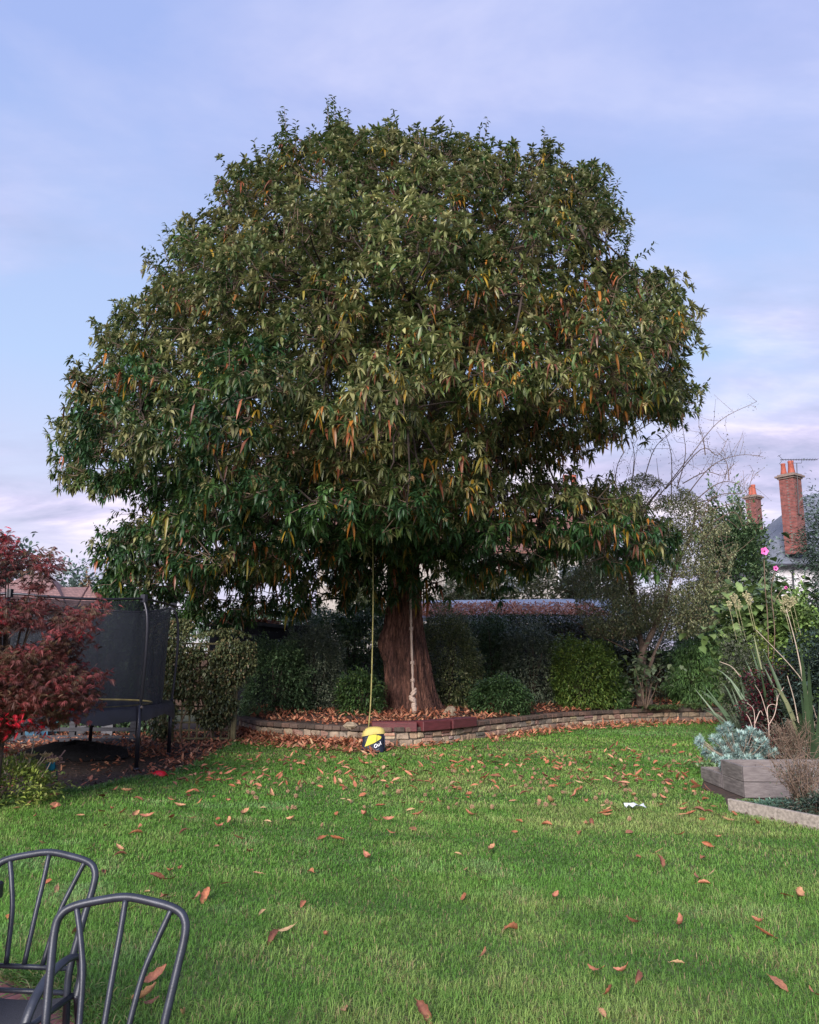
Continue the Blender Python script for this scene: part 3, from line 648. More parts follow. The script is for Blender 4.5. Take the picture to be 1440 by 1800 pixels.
    for (e_, r0) in limbs:
        e_ = np.array([TOP[0] + e_[0], YT + e_[1], e_[2] + 1.4]); st = np.array([TOP[0] + e_[0] * .03, YT + e_[1] * .05, min(TOP[2] - .2, 2.9 + .22 * e_[2] + .3)])
        if e_[2] > 8: st[2] = TOP[2] - .5
        d = e_ - st; pts = []
        for k in range(9):
            s = k / 8; p = st + d * s + np.array([0, 0, 1]) * (.9 * math.sin(math.pi * s) * (.6 if e_[2] > 8 else .35)) + rng.normal(0, .10, 3) * (1 if 0 < k < 8 else 0); pts.append(p)
        rad = [r0 * (1 - .82 * (k / 8)) for k in range(9)]; br.tube(pts, rad, 10)
        for k in range(2, 9): nodes.append((pts[k], rad[k]))
    br.tube([TOP - [0, 0, .6], TOP + [.05, 0, 1], TOP + [-.1, .1, 3], TOP + [.1, 0, 5.5]], [.42, .36, .24, .1], 12)
    for k in range(4): nodes.append((TOP + [0, 0, 1.2 * k + .3], .3 - .05 * k))
    NP_ = np.array([n[0] for n in nodes]); sec = []
    idx = rng.permutation(len(cen))[:200]; used = []
    for i in idx:                      # secondary boughs
        c = cen[i]
        if used and min(np.linalg.norm(c - q) for q in used) < 1.5: continue
        used.append(c); j = np.argmin(np.linalg.norm(NP_ - c, axis=1) + np.maximum(0, NP_[:, 2] - c[2]) * .4); a, r = nodes[j]; d = c - a
        pts = [a + d * s + np.array([0, 0, 1]) * .12 * math.sin(math.pi * s) * np.linalg.norm(d) + rng.normal(0, .06, 3) * (0 < s < 1) for s in np.linspace(0, 1, 6)]
        r1 = min(r * .6, .09); br.tube(pts, [r1 * (1 - .75 * s) for s in np.linspace(0, 1, 6)], 6)
        for q in range(1, 6): sec.append(pts[q])
    SN = np.array(sec)
    for c in cen:
        j = np.argmin(np.linalg.norm(SN - c, axis=1)); a = SN[j]; d = c - a; L = np.linalg.norm(d)
        if L < .1: continue
        br.tube([a, a + d * .35 + rng.normal(0, .05, 3) + [0, 0, .06 * L], a + d * .7 + rng.normal(0, .05, 3), c], [.028, .022, .016, .010], 5)
    br.build('limb', M_bark2, TREE, smooth=True); tw.build('twigs', M_twig, TREE)
    # burrs in the crown: the hundred nearest the viewer as parts, the rest in one mesh
    burr.sort(key=lambda b: b[0][1] - .3 * b[1]); s0 = None
    for i, (p, r) in enumerate(burr[:100]):
        if s0 is None:
            o = burr_mesh(.05, 3, 20).build('burr', M_burr2, TREE, world=False); s0 = o
        else:
            o = s0.copy(); COL.objects.link(o)
        o.location = tuple(p - np.array(TREE.location)); k = r / .05 * .85; o.scale = (k, k, k)
    mb = MB()
    for (p, r) in burr[100:420]:
        q = burr_mesh(r, 5, 12); mb.add([tuple(np.array(v) + p) for v in q.v], q.f)
    o = mb.build('burr_clusters', M_burr2, TREE); o['kind'] = 'stuff'
M_bark2 = mat('bark_limb', (.050, .036, .030), .9, noise=.35, nscale=5, bump=.6, bscale=18)
crown()

# ropes hanging from the boughs
M_rope = mat('rope_jute', (.60, .46, .38), .9, noise=.2, nscale=40, bump=.6, bscale=160)
M_rope2 = mat('rope_yellow', (.30, .27, .10), .8, noise=.3, nscale=60)
def rope(name, pix, Y, r, mt, label, knots=(), parent=None, endknot=None):
    pts = smoothpath([P(a, b, Y) for a, b in pix], 6)
    e = empty(name, pts[-1], label, 'rope')
    mb = MB(); rr = [r * (1 + .18 * math.sin(i * 2.1)) for i in range(len(pts))]; mb.tube(pts, rr, 8); mb.build('cord', mt, e, smooth=True)
    for (a, b) in knots:
        c = P(a, b, Y); mb = MB()
        mb.tube([c + np.array([r * 1.2 * math.cos(t), r * 1.2 * math.sin(t), (t / 6.28 - 1) * r * 1.1]) for t in np.linspace(0, 12.5, 22)], r * .75, 7); mb.build('knot', mt, e, smooth=True)
    if endknot:
        c = P(*endknot, Y); mb = MB(); z0 = c[2]
        def coil(c, R_, turns, h, rr, ph=0, tilt=0): 
            mb.tube([c + np.array([R_ * math.cos(t + ph), R_ * math.sin(t + ph), -h / 2 + h * (t / (6.283 * turns)) + tilt * R_ * math.cos(t + ph)]) for t in np.linspace(0, 6.283 * turns, int(14 * turns))], rr, 8)
        coil(c + [0, 0, .20], .045, 2.2, .12, .030, 0, .9); coil(c + [-.02, 0, .06], .055, 2.2, .10, .034, 1, -.9); coil(c + [.01, 0, -.06], .03, 1.6, .06, .036, 2, .4)
        mb.tube([c + [0, 0, -.05], c + [.02, -.01, -.14], c + [.025, -.02, -.24]], [.045, .058, .05], 9); mb.build('end_knot', mt, e, smooth=True)
    return e
rope('climbing_rope', [(721, 1000), (722, 1060), (723, 1110), (725, 1170), (726, 1222)], 18.4, .026, M_rope, 'thick pale climbing rope with knots hanging in front of the trunk', [(723, 1105), (725, 1165), (725.5, 1196)], None, (727, 1234))
rope('thin_rope', [(655, 930), (656, 1050), (654.5, 1150), (652, 1230), (648, 1281)], 15.9, .012, M_rope2, 'thin yellow rope running down from the tree to the yellow bag')

# ================================================================== SHRUBS
PAL_DK = [((.040, .075, .034), 5), ((.060, .10, .045), 3), ((.09, .13, .06), 1)]
PAL_GREY = [((.09, .11, .075), 4), ((.13, .15, .10), 3), ((.055, .08, .05), 3)]
PAL_OLIVE = [((.12, .145, .055), 4), ((.20, .215, .09), 3), ((.07, .10, .04), 3), ((.27, .25, .13), 1)]
PAL_YG = [((.105, .165, .032), 4), ((.07, .125, .028), 4), ((.17, .21, .045), 1)]
PAL_GR = [((.075, .15, .045), 4), ((.11, .20, .06), 3), ((.05, .10, .035), 2)]
PAL_DK = [(tuple(min(.3, v * 1.35) for v in c), w) for c, w in PAL_DK]
PAL_GREY = [(tuple(min(.3, v * 1.3) for v in c), w) for c, w in PAL_GREY]
PAL_OLIVE = [(tuple(min(.3, v * 1.2) for v in c), w) for c, w in PAL_OLIVE]
PAL_YG = [(tuple(min(.3, v * 1.1) for v in c), w) for c, w in PAL_YG]
PAL_GR = [(tuple(min(.3, v * 1.25) for v in c), w) for c, w in PAL_GR]
PAL_DK = [(tuple(min(.3, v * 1.3) for v in c), w) for c, w in PAL_DK]
PAL_GREY = [(tuple(min(.3, v * 1.25) for v in c), w) for c, w in PAL_GREY]
PAL_OLIVE = [(tuple(min(.3, v * 1.15) for v in c), w) for c, w in PAL_OLIVE]
def stems(parent, base, top, n, r, m, spread=.5, seed=1):
    rd = random.Random(seed); mb = MB(); tips = []
    for i in range(n):
        a = rd.uniform(0, 6.28); h = top[2] - base[2]; e = np.array([base[0] + math.cos(a) * spread * rd.random(), base[1] + math.sin(a) * spread * rd.random(), base[2] + h * rd.uniform(.5, .9)])
        b = np.array(base) + np.array([math.cos(a) * r * 2, math.sin(a) * r * 2, 0]); mid = b * .5 + e * .5 + np.array([rd.gauss(0, .06), rd.gauss(0, .06), .05])
        mb.tube([b, b * .75 + mid * .25, mid, e], [r, r * .85, r * .6, r * .3], 6); tips.append(e)
    mb.build('stem', m, parent, smooth=True); return tips
def shrub(name, label, cat, l, r, top, Y, zb, pal, n, L=.05, asp=.45, box=False, group=None, depth=None, droop=.3, rough=.22, m=None, upright=0, var=.3, nstem=6, boxy=2.0):
    pl_ = P(l, top, Y); pr_ = P(r, top, Y); cx = (pl_[0] + pr_[0]) / 2; rx = (pr_[0] - pl_[0]) / 2; h = pl_[2] - zb; ry = depth or rx * .8
    e = empty(name, (cx, Y, zb), label, cat, group)
    d = rng.normal(0, 1, (n, 3)); d = norm(d); d[:, 2] = np.where(d[:, 2] < -.75, -d[:, 2] * .6, d[:, 2]); boxy = max(boxy, 2.5)
    pw = boxy; k = (np.abs(d) ** pw).sum(1) ** (-1 / pw); d = d * k[:, None]
    ph = rng.uniform(0, 6.28, 8); kk = rng.normal(0, 3.0, (8, 3)); bump = sum(np.sin(d @ kk[i] * 1.3 + ph[i]) for i in range(8)) / 8
    kk2 = rng.normal(0, 8.0, (6, 3)); bump2 = sum(np.sin(d @ kk2[i] + ph[i]) for i in range(6)) / 6
    rough = max(rough, .3) if boxy < 6 else rough; kk3 = rng.normal(0, 16.0, (6, 3)); bump3 = sum(np.sin(d @ kk3[i] + ph[i]) for i in range(6)) / 6; rad = (1 + rough * 1.3 * bump + rough * 1.0 * bump2 + rough * .6 * bump3) * (1 - .42 * rng.random(n) ** 1.7)
    p = np.c_[cx + d[:, 0] * rx * rad, Y + d[:, 1] * ry * rad, zb + h * .45 + d[:, 2] * h * .55 * np.where(d[:, 2] > 0, rad, 1 + .1 * bump)]
    p[:, 2] = np.maximum(p[:, 2], zb + .02)
    D = norm(d * np.array([1, 1, .6])) + rng.normal(0, .6, (n, 3)); D[:, 2] += .15 + upright
    if n > 40000: pass
    st_ = rng.random(n) < .09; p[st_] += (p[st_] - [cx, Y, zb + h * .5]) * rng.uniform(.02, .22, (int(st_.sum()), 1)); c = pick(pal, n, var) * (1 + .35 * bump2 + .2 * bump3)[:, None]
    L = L * 1.3; arr = leaf_arrays(p, D, rng.uniform(.6, 1.35, n) * L, L * asp * rng.uniform(.7, 1.2, n), droop, c, simple=L < .075, U=None)
    leaf_obj('foliage', arr, m or M_leaf2, e)
    if nstem: stems(e, (cx, Y, zb - .03), (cx, Y, zb + h), nstem, max(.012, min(.04, rx * .04)), M_wood_dark, rx * .7, n)
    return e
SG = 'shrubs along the back border'
BZ = .40
shrub('evergreen_shrub', 'dark blackish green shrub at the left end of the stone wall, before the black shed', 'shrub', 425, 545, 1130, 19.6, BZ - .3, PAL_DK, 15000, .06, group=SG, boxy=3)
shrub('evergreen_shrub', 'grey green dense shrub between the black shed and the tall dark hedge', 'shrub', 500, 606, 1108, 20.2, BZ, PAL_GREY, 16000, .05, group=SG)
shrub('laurel_hedge', 'tall dark clipped hedge directly left of the chestnut trunk', 'hedge', 545, 700, 1072, 23.2, BZ, PAL_DK, 20000, .085, group=SG, boxy=5, rough=.12)
shrub('glossy_shrub', 'small mid green shrub behind the rope, left of the trunk base', 'shrub', 597, 672, 1185, 18.6, BZ, [((.04, .085, .026), 4), ((.06, .11, .034), 3), ((.1, .15, .04), 1)], 5000, .065, group=SG)
shrub('olive_shrub', 'tall olive green speckled shrub touching the right side of the trunk', 'shrub', 733, 840, 1082, 21.3, BZ, PAL_OLIVE, 19000, .055, group=SG, boxy=2.6)
shrub('dark_shrub', 'dark green shrub between the olive shrub and the grey leaved shrub', 'shrub', 812, 905, 1092, 23, BZ, PAL_DK + [((.07, .09, .04), 2)], 14000, .065, group=SG, boxy=3)
shrub('grey_shrub', 'grey green shrub directly left of the round yellow green bush', 'shrub', 875, 985, 1102, 22.6, BZ, PAL_GREY, 15000, .06, group=SG, boxy=2.6)
shrub('round_shrub', 'small low rounded green bush growing just behind the stone wall', 'shrub', 830, 930, 1194, 19.6, BZ - .05, [((.05, .10, .035), 4), ((.08, .14, .05), 3), ((.03, .07, .025), 2)], 9000, .06, group=SG)
shrub('yellow_green_bush', 'round bright yellow green bush in the middle of the back border', 'shrub', 966, 1078, 1124, 21.8, BZ, PAL_YG, 17000, .06, group=SG, boxy=2.5)
shrub('fern_bush', 'low dark leafy growth right of the yellow green bush', 'shrub', 1050, 1105, 1190, 22.2, BZ, PAL_GR, 4500, .07, group=SG)
shrub('fluffy_conifer', 'feathery green shrub against the brown fence, right of the twisted trunk', 'shrub', 1172, 1278, 1116, 23.2, BZ, PAL_GR, 17000, .07, .25, group=SG, droop=.8, boxy=2.6)
shrub('clipped_hedge', 'low mossy clipped hedge top in front of the leaf covered roof', 'hedge', 735, 1075, 1082, 25, BZ, [((.06, .09, .025), 4), ((.10, .13, .03), 3), ((.03, .05, .02), 4)], 26000, .07, group=SG, boxy=7, rough=.05, depth=.6, nstem=10)
shrub('laurel_tree', 'tall dark laurel with upright leaf tips, left of the brick chimneys', 'shrub', 1228, 1344, 903, 26.5, 0, PAL_DK + [((.06, .10, .05), 1.5)], 22000, .14, .36, boxy=3, upright=.5, rough=.25)
shrub('rose_hedge', 'dark leafy mass under the laurel and above the brown fence', 'shrub', 1190, 1330, 1058, 24.4, BZ, PAL_DK, 12000, .09, boxy=4, nstem=5)
# broad pale leaves (fig) in front of the twisted trunk
def broadleaf(name, label, cat, l, r, top, Y, zb, n, L, pal, group=None, nst=7):
    pl_ = P(l, top, Y); pr_ = P(r, top, Y); cx = (pl_[0] + pr_[0]) / 2; rx = (pr_[0] - pl_[0]) / 2; h = pl_[2] - zb
    e = empty(name, (cx, Y, zb), label, cat, group); tips = stems(e, (cx, Y, zb), (cx, Y, zb + h), nst, .011, M_twig, rx * .8, 5)
    T = np.array(tips)[rng.integers(0, len(tips), n)] + rng.normal(0, 1, (n, 3)) * np.array([rx * .38, rx * .3, h * .2])
    D = np.c_[rng.normal(0, 1, n), rng.normal(-.3, 1, n), rng.normal(.15, .4, n)]
    arr = leaf_arrays(T, D, rng.uniform(.6, 1.2, n) * L, L * .75, .5, pick(pal, n), fold=.1)
    leaf_obj('foliage', arr, M_leaf2, e); return e
broadleaf('fig_plant', 'pale broad leaved young fig in front of the twisted tree trunk', 'plant', 1080, 1180, 1160, 21.2, BZ, 260, .17, [((.10, .14, .07), 4), ((.16, .20, .11), 2), ((.06, .09, .04), 3)], nst=10)
# low ferns on the bed
FG = 'low ferns on the raised bed'
for i, (px, py, Y_, lab) in enumerate([(1180, 1243, 21.8, 'low fern at the foot of the fence, below the feathery shrub'), (1222, 1246, 22, 'rightmost low fern on the leaf covered bed'), (1150, 1245, 21.6, 'low fern beside the twisted tree trunk')]):
    c = P(px, py, Y_); n = 160; az = rng.uniform(0, 6.28, n); arr = leaf_arrays(np.tile([c[0], Y_, .42], (n, 1)) + rng.normal(0, .1, (n, 3)) * [1, 1, .1], np.c_[np.cos(az), np.sin(az), rng.uniform(.2, .9, n)], rng.uniform(.15, .32, n), .035, .6, pick([((.08, .13, .04), 3), ((.13, .17, .06), 1)], n))
    tag(leaf_obj('fern', arr, M_leaf2), lab, 'fern', FG)
for (px, py, lab, n, cc) in [(690, 1252, 'small green weed at the left foot of the chestnut trunk', 60, (.08, .16, .06)), (757, 1250, 'bright green weed at the right foot of the chestnut trunk', 60, (.07, .20, .08)), (728, 1258, 'pale variegated ground plant at the middle of the trunk base', 110, (.25, .28, .16)), (776, 1258, 'yellow green ground plant beside the stone, right of the trunk', 60, (.13, .18, .05))]:
    c = P(px, py, 18.6); arr = leaf_arrays(np.c_[c[0] + rng.normal(0, .12, n), 18.45 + rng.normal(0, .08, n), np.full(n, .38)], np.c_[rng.normal(0, .7, n), rng.normal(-.2, .6, n), rng.uniform(.3, 1, n)], rng.uniform(.06, .14, n), .05, .5, pick([(cc, 1)], n))
    tag(leaf_obj('ground_plant', arr, M_leaf2), lab, 'plant')
mb = MB(); c = P(789, 1248, 18.9); V_ = burr_mesh
n = 40; 
def rock(name, c, r, m, lab, seed):
    rd = random.Random(seed); mb = MB(); ns, nr = 10, 7; V = []; F = []
    for i in range(nr):
        t = math.pi * i / (nr - 1)
        for k in range(ns):
            a = 6.283 * k / ns; q = 1 + rd.uniform(-.16, .16); V.append((c[0] + r[0] * q * math.sin(t) * math.cos(a), c[1] + r[1] * q * math.sin(t) * math.sin(a), c[2] + r[2] * q * math.cos(t)))
    for i in range(nr - 1):
        for k in range(ns): F.append((i * ns + k, (i + 1) * ns + k, (i + 1) * ns + (k + 1) % ns, i * ns + (k + 1) % ns))
    mb.add(V, F); o = mb.build(name, m); tag(o, lab, 'stone')
M_rock = mat('pale_rock', (.30, .24, .17), .9, noise=.3, nscale=12, bump=.5)
rock('boulder', (c[0] + .02, 18.7, .46), (.15, .13, .14), M_rock, 'pale yellowish stone lying right of the trunk base', 3)
c = G(613, 1283, .36); rock('boulder', (c[0], c[1] + .3, .41), (.13, .1, .07), M_rock, 'flat brown stone on the wall top left of the yellow bag', 5)

# ================================================================== FENCE, SHED, ROOFS BEHIND
M_fence = mat('fence_board', (.075, .045, .035), .9, noise=.4, nscale=3, bump=.4, bscale=30, stretch=(8, 8, 1))
FE = empty('board_fence', (6, 26, 0), 'brown close board fence behind the back border on the right', 'fence')
x0, x1 = P(1040, 1150, 26)[0], P(1500, 1150, 26)[0]; mb = MB(); x = x0
while x < x1: mb.box((x, 26, .95), (.115, .018, 1.75 + random.uniform(-.01, .01)), random.uniform(-.02, .02), jit=.003); x += .118
mb.build('board', M_fence, FE)
mb = MB(); mb.box(((x0 + x1) / 2, 25.94, 1.87), (x1 - x0, .09, .13)); mb.build('top_rail', M_fence, FE)
mb = MB(); mb.box(((x0 + x1) / 2, 25.96, .55), (x1 - x0, .06, .09)); mb.build('rail', M_fence, FE)
for k in range(7):
    mb = MB(); mb.box((x0 + (x1 - x0) * k / 6, 25.93, 1.0), (.11, .11, 2.05)); mb.build('post', M_fence, FE)
FE2 = empty('dark_fence', (-4, 27, 0), 'dark weathered fence in the shade behind the shrubs on the left', 'fence')
mb = MB(); x = -14
while x < P(1040, 1150, 26)[0] - .1: mb.box((x, 26.6, .95), (.115, .018, 1.8), random.uniform(-.02, .02), jit=.003); x += .118
mb.build('board', M_fence, FE2)

M_black = mat('black_timber', (.016, .018, .030), .8, noise=.3, nscale=4, bump=.3, stretch=(1, 1, 12))
M_roofc = mat('felt_roof', (.05, .055, .07), .85, noise=.3)
SH = empty('garden_shed', (P(457, 1200, 21)[0], 21, 0), 'small black boarded shed with a low flat roof behind the dark shrubs on the left', 'shed')
cx = P(457, 1097, 21)[0]; zt = P(457, 1103, 21)[2]; mb = MB(); xL = P(370, 1097, 21)[0]; xR = P(528, 1110, 21)[0]
for z in np.arange(.1, zt, .13):                 # weatherboards on the front and on the angled side
    mb.box(((cx + xL) / 2, 21.0, z + .06), (cx - xL, .03, .135), 0, m=Matrix.Rotation(.12, 3, 'X'))
    mb.box((cx + .6, 21.7, z + .06), (1.9, .03, .135), .86, m=Matrix.Rotation(.12, 3, 'X'))
mb.build('wall', M_black, SH)
mb = MB(); mb.box(((cx + xL) / 2, 21.02, (zt) / 2), (cx - xL - .02, .02, zt)); mb.box((cx + .62, 21.74, zt / 2), (1.9, .02, zt), .86); mb.build('lining', M_black, SH)
mb = MB(); mb.add([(xL - .1, 20.85, zt + .04), (cx + .06, 20.85, zt + .04), (cx + 1.35, 22.5, zt - .06), (xL - .1, 23.5, zt - .02), (xL - .1, 20.85, zt + .13), (cx + .06, 20.85, zt + .13), (cx + 1.35, 22.5, zt + .02), (xL - .1, 23.5, zt + .06)], [(3, 2, 1, 0), (4, 5, 6, 7), (0, 1, 5, 4), (1, 2, 6, 5), (2, 3, 7, 6), (3, 0, 4, 7)])
mb.build('roof', M_roofc, SH)
o_ = MB(); o_.box((cx - .55, 20.96, zt - .22), (.95, .03, .10)); o_.build('lintel', M_roofc, SH)
n = 500; pts = np.c_[rng.uniform(xL, cx + .3, n), rng.uniform(20.9, 22.6, n), np.full(n, zt + .13)]
litter('shed_roof_leaves', pts, .15, 'pale fallen leaves lying on the flat roof of the black shed', .8)

# flat roofed outbuilding covered in leaves
M_roofb = mat('pale_roof_sheet', (.50, .53, .60), .5, noise=.12, nscale=2)
OB = empty('outbuilding', (3, 28, 0), 'low outbuilding with a pale blue roof half buried in rust brown leaves', 'building')
A = P(700, 1085, 27.2); B = P(1075, 1088, 27.2); ru = P(700, 1056, 31.5); rv = P(1075, 1052, 31.5)
mb = MB(); mb.add([(A[0], 27.2, A[2]), (B[0], 27.2, B[2]), (rv[0], 31.5, rv[2]), (ru[0], 31.5, ru[2]), (A[0], 27.2, A[2] - .14), (B[0], 27.2, B[2] - .14), (rv[0], 31.5, rv[2] - .14), (ru[0], 31.5, ru[2] - .14)], [(0, 1, 2, 3), (7, 6, 5, 4), (0, 4, 5, 1), (1, 5, 6, 2), (2, 6, 7, 3), (3, 7, 4, 0)])
mb.build('roof', M_roofb, OB)
mb = MB(); mb.box(((A[0] + B[0]) / 2, 29.3, (A[2] - .2) / 2), (B[0] - A[0] - .3, 4.0, A[2] - .25)); mb.build('wall', mat('dark_red_board', (.045, .018, .018), .8, noise=.3, stretch=(6, 6, 1)), OB)
n = 3600; t = rng.random(n) ** 1.3 * .74; xx = rng.uniform(A[0], B[0], n)
pts = np.c_[xx, 27.2 + t * 4.3, A[2] + t * (ru[2] - A[2]) + .02]
litter('roof_leaves', pts, .17, 'rust brown leaves covering the lower half of the outbuilding roof', 1, pal=[((.58, .27, .17), 4), ((.46, .18, .11), 3), ((.66, .38, .26), 2)])

# ------------------------------------------------------------------ houses
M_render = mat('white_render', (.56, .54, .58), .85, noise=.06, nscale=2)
M_slate = mat('slate_roof', (.12, .135, .17), .7, noise=.3, nscale=6, stretch=(1, 1, 3), bump=.3)
M_tile = brickmat('clay_tile', (.25, .14, .13), (.20, .11, .10), (.13, .08, .08), bw=.25, bh=.16, ms=.015)
M_redtile = brickmat('red_tile', (.40, .12, .10), (.32, .10, .09), (.2, .07, .06), bw=.25, bh=.16, ms=.015)
M_brick = brickmat('red_brick', (.24, .06, .05), (.16, .045, .04), (.17, .12, .11), bw=.225, bh=.078, ms=.012)
M_pot = mat('terracotta_pot', (.34, .085, .055), .75, noise=.15)
M_stonecap = mat('chimney_cap', (.20, .15, .13), .9, noise=.3)
M_glass = mat('window_glass', (.12, .14, .17), .12, noise=.1)
M_whitep = mat('white_paint', (.7, .7, .74), .5)
M_darkp = mat('dark_paint', (.035, .035, .045), .5)
def chimney(parent, x, y, z0, z1, w, pots, rz=.62):
    mb = MB(); mb.box((x, y, (z0 + z1) / 2), (w, w, z1 - z0), rz); ch = mb.build('chimney', M_brick, parent)
    mb = MB(); mb.box((x, y, z1 + .03), (w + .12, w + .12, .10), rz); mb.box((x, y, z1 + .12), (w + .3, w + .3, .09), rz); mb.box((x, y, z1 + .20), (w + .1, w + .1, .08), rz); mb.build('cap', M_stonecap, ch)
    for (dx, s) in pots:
        mb = MB(); mb.lathe((x + dx, y, z1 + .22), [(.17 * s, 0), (.19 * s, .08), (.155 * s, .3 * s), (.13 * s, .62 * s), (.15 * s, .68 * s), (.14 * s, .74 * s), (.10 * s, .74 * s)], 14); mb.build('chimney_pot', M_pot, ch, smooth=True)
def sheet(mb, a, b, c, d, th=.12): mb.add([a, b, c, d] + [(p[0], p[1], p[2] - th) for p in (a, b, c, d)], [(0, 1, 2, 3), (7, 6, 5, 4), (0, 4, 5, 1), (1, 5, 6, 2), (2, 6, 7, 3), (3, 7, 4, 0)])
# white house at the right
YH = 42
HW = empty('white_house', (P(1400, 1100, YH)[0], YH, 0), 'white rendered house with slate roof and tall brick chimneys at the right edge', 'house')
e0 = P(1333, 991, YH); e1 = P(1384, 977, YH); x3 = P(1560, 980, YH)[0]
mb = MB(); mb.box(((e0[0] + x3) / 2, YH + 4, e0[2] / 2 - .1), (x3 - e0[0], 8, e0[2] + .1)); mb.build('wall', M_render, HW)
mb = MB(); rl = P(1352, 991, YH); rk = P(1445, 893, YH + 4)
sheet(mb, (e0[0] - .35, YH - .45, e0[2] - .05), (x3, YH - .45, e0[2] - .05), (x3, YH + 4, rk[2] + 1.0), (rk[0] - .6, YH + 4, rk[2] + .8)); sheet(mb, (e0[0] - .35, YH - .45, e0[2] - .05), (rk[0] - .6, YH + 4, rk[2] + .8), (rk[0] - .6, YH + 4.5, rk[2] + .8), (e0[0] - .35, YH + 8.4, e0[2] - .05)); mb.build('roof', M_slate, HW)
mb = MB(); mb.tube([(e0[0] - .35, YH - .5, e0[2] - .12), (x3, YH - .5, e0[2] - .12)], .07, 8); mb.tube([(P(1389, 1000, YH)[0], YH - .45, e0[2] - .15), (P(1391, 1000, YH)[0], YH - .1, e0[2] - .6), (P(1391, 1000, YH)[0], YH - .08, 0)], .05, 8); mb.build('gutter', M_darkp, HW)
mb = MB(); dx = P(1349, 1020, YH)[0]; mb.box((dx, YH - .08, e0[2] / 2), (.16, .1, e0[2] - .3)); mb.build('downpipe', M_darkp, HW)
wa = P(1356, 1003, YH); wb_ = P(1368, 1021, YH)
mb = MB(); mb.box(((wa[0] + wb_[0]) / 2, YH - .01, (wa[2] + wb_[2]) / 2), (wb_[0] - wa[0], .05, wa[2] - wb_[2])); wn = mb.build('window', M_glass, HW)
mb = MB()
for k in range(4): mb.box((wa[0] + (wb_[0] - wa[0]) * k / 3, YH - .05, (wa[2] + wb_[2]) / 2), (.05, .05, wa[2] - wb_[2] + .05))
for k in range(4): mb.box(((wa[0] + wb_[0]) / 2, YH - .055, wb_[2] + (wa[2] - wb_[2]) * k / 3), (wb_[0] - wa[0] + .05, .05, .05))
mb.build('frame', M_whitep, wn)
c1 = P(1387, 843, YH - .2); z0 = P(1387, 975, YH - .2)[2]; chimney(HW, c1[0], YH - .3, z0, c1[2], .80, [(-.30, .85), (.12, 1.05)])
c2 = P(1324, 878, YH + 8); chimney(HW, c2[0], YH + 8, 3.5, c2[2], .66, [(-.12, .8), (.06, 1.0)])
# aerial on its pole beside the tall chimney
AE = empty('tv_aerial', (P(1402, 900, YH)[0], YH - .75, P(1402, 900, YH)[2]), 'thin television aerial on a pole beside the tall brick chimney', 'aerial')
mb = MB(); a = P(1404.5, 905, YH - .85); b = P(1400.5, 814, YH - .85); mb.tube([a, b], .022, 6); mb.build('pole', M_darkp, AE)
mb = MB(); a = P(1372, 808, YH - .85); b = P(1437, 808, YH - .85); mb.tube([a, b], .018, 6)
for k in range(14):
    p = a + (b - a) * (k + .5) / 14; L = .16 + .01 * k; mb.tube([p + [0, -L, 0], p + [0, L, 0]], .008, 4)
for sg in (-1, 1): mb.tube([a + [.12, 0, 0], a + [-.08, 0, sg * .24]], .012, 5)
for sg in (0, 1): mb.tube([a + [-.05 + .02 * sg, -.2, .22], a + [-.05, .2, .22]], .008, 4)
mb.tube([P(1391, 809, YH - .85), P(1392, 814, YH - .85), P(1409, 814, YH - .85), P(1410, 809, YH - .85)], .014, 5); mb.build('antenna', M_darkp, AE)
# house seen through the tree
YM = 46
HM = empty('gabled_house', (3, YM, 0), 'white walled house with a red tiled roof mostly hidden behind the chestnut tree', 'house')
xa, xb = P(560, 900, YM)[0], P(1052, 900, YM)[0]; ze = P(800, 968, YM)[2]; zr = P(800, 888, YM + 4)[2]
mb = MB(); mb.box(((xa + xb) / 2, YM + 4, ze / 2), (xb - xa, 8, ze)); mb.build('wall', mat('shaded_white_render', (.36, .33, .31), .9, noise=.15, nscale=2), HM)  # white wall, shade put into its colour by a darker render
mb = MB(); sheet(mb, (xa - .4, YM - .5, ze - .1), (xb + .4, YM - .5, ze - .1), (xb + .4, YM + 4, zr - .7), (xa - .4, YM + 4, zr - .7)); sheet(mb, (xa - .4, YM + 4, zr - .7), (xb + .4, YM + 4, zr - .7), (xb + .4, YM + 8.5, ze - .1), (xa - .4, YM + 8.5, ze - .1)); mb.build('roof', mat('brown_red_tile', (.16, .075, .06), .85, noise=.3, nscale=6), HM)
c3 = P(1002, 846, YM + 4); chimney(HM, c3[0], YM + 4, ze - 1, c3[2] - .55, .62, [(-.28, 1.0), (.28, 1.0)])
# projecting gable with dark barge boards
mb = MB(); ga = P(590, 963, YM - 2); gl = P(556, 990, YM - 2); gr = P(615, 985, YM - 2)
mb.tube([gl, ga, gr], .13, 4); mb.build('barge_board', M_darkp, HM)
for (px, py, w_, h_) in [(590, 1010, 1.2, 1.2), (700, 1000, 1.2, 1.3), (820, 1000, 1.3, 1.3), (905, 1020, 1.3, 1.3), (1000, 1015, 1.2, 1.3)]:
    q = P(px, py, YM); mb = MB(); mb.box((q[0], YM - .02, q[2]), (w_, .06, h_)); wn = mb.build('window', M_glass, HM)
    mb = MB()
    for k in (-1, 0, 1): mb.box((q[0] + k * w_ / 2, YM - .07, q[2]), (.08, .06, h_ + .08)); mb.box((q[0], YM - .075, q[2] + k * h_ / 2), (w_ + .08, .06, .08))
    mb.build('frame', M_whitep, wn)
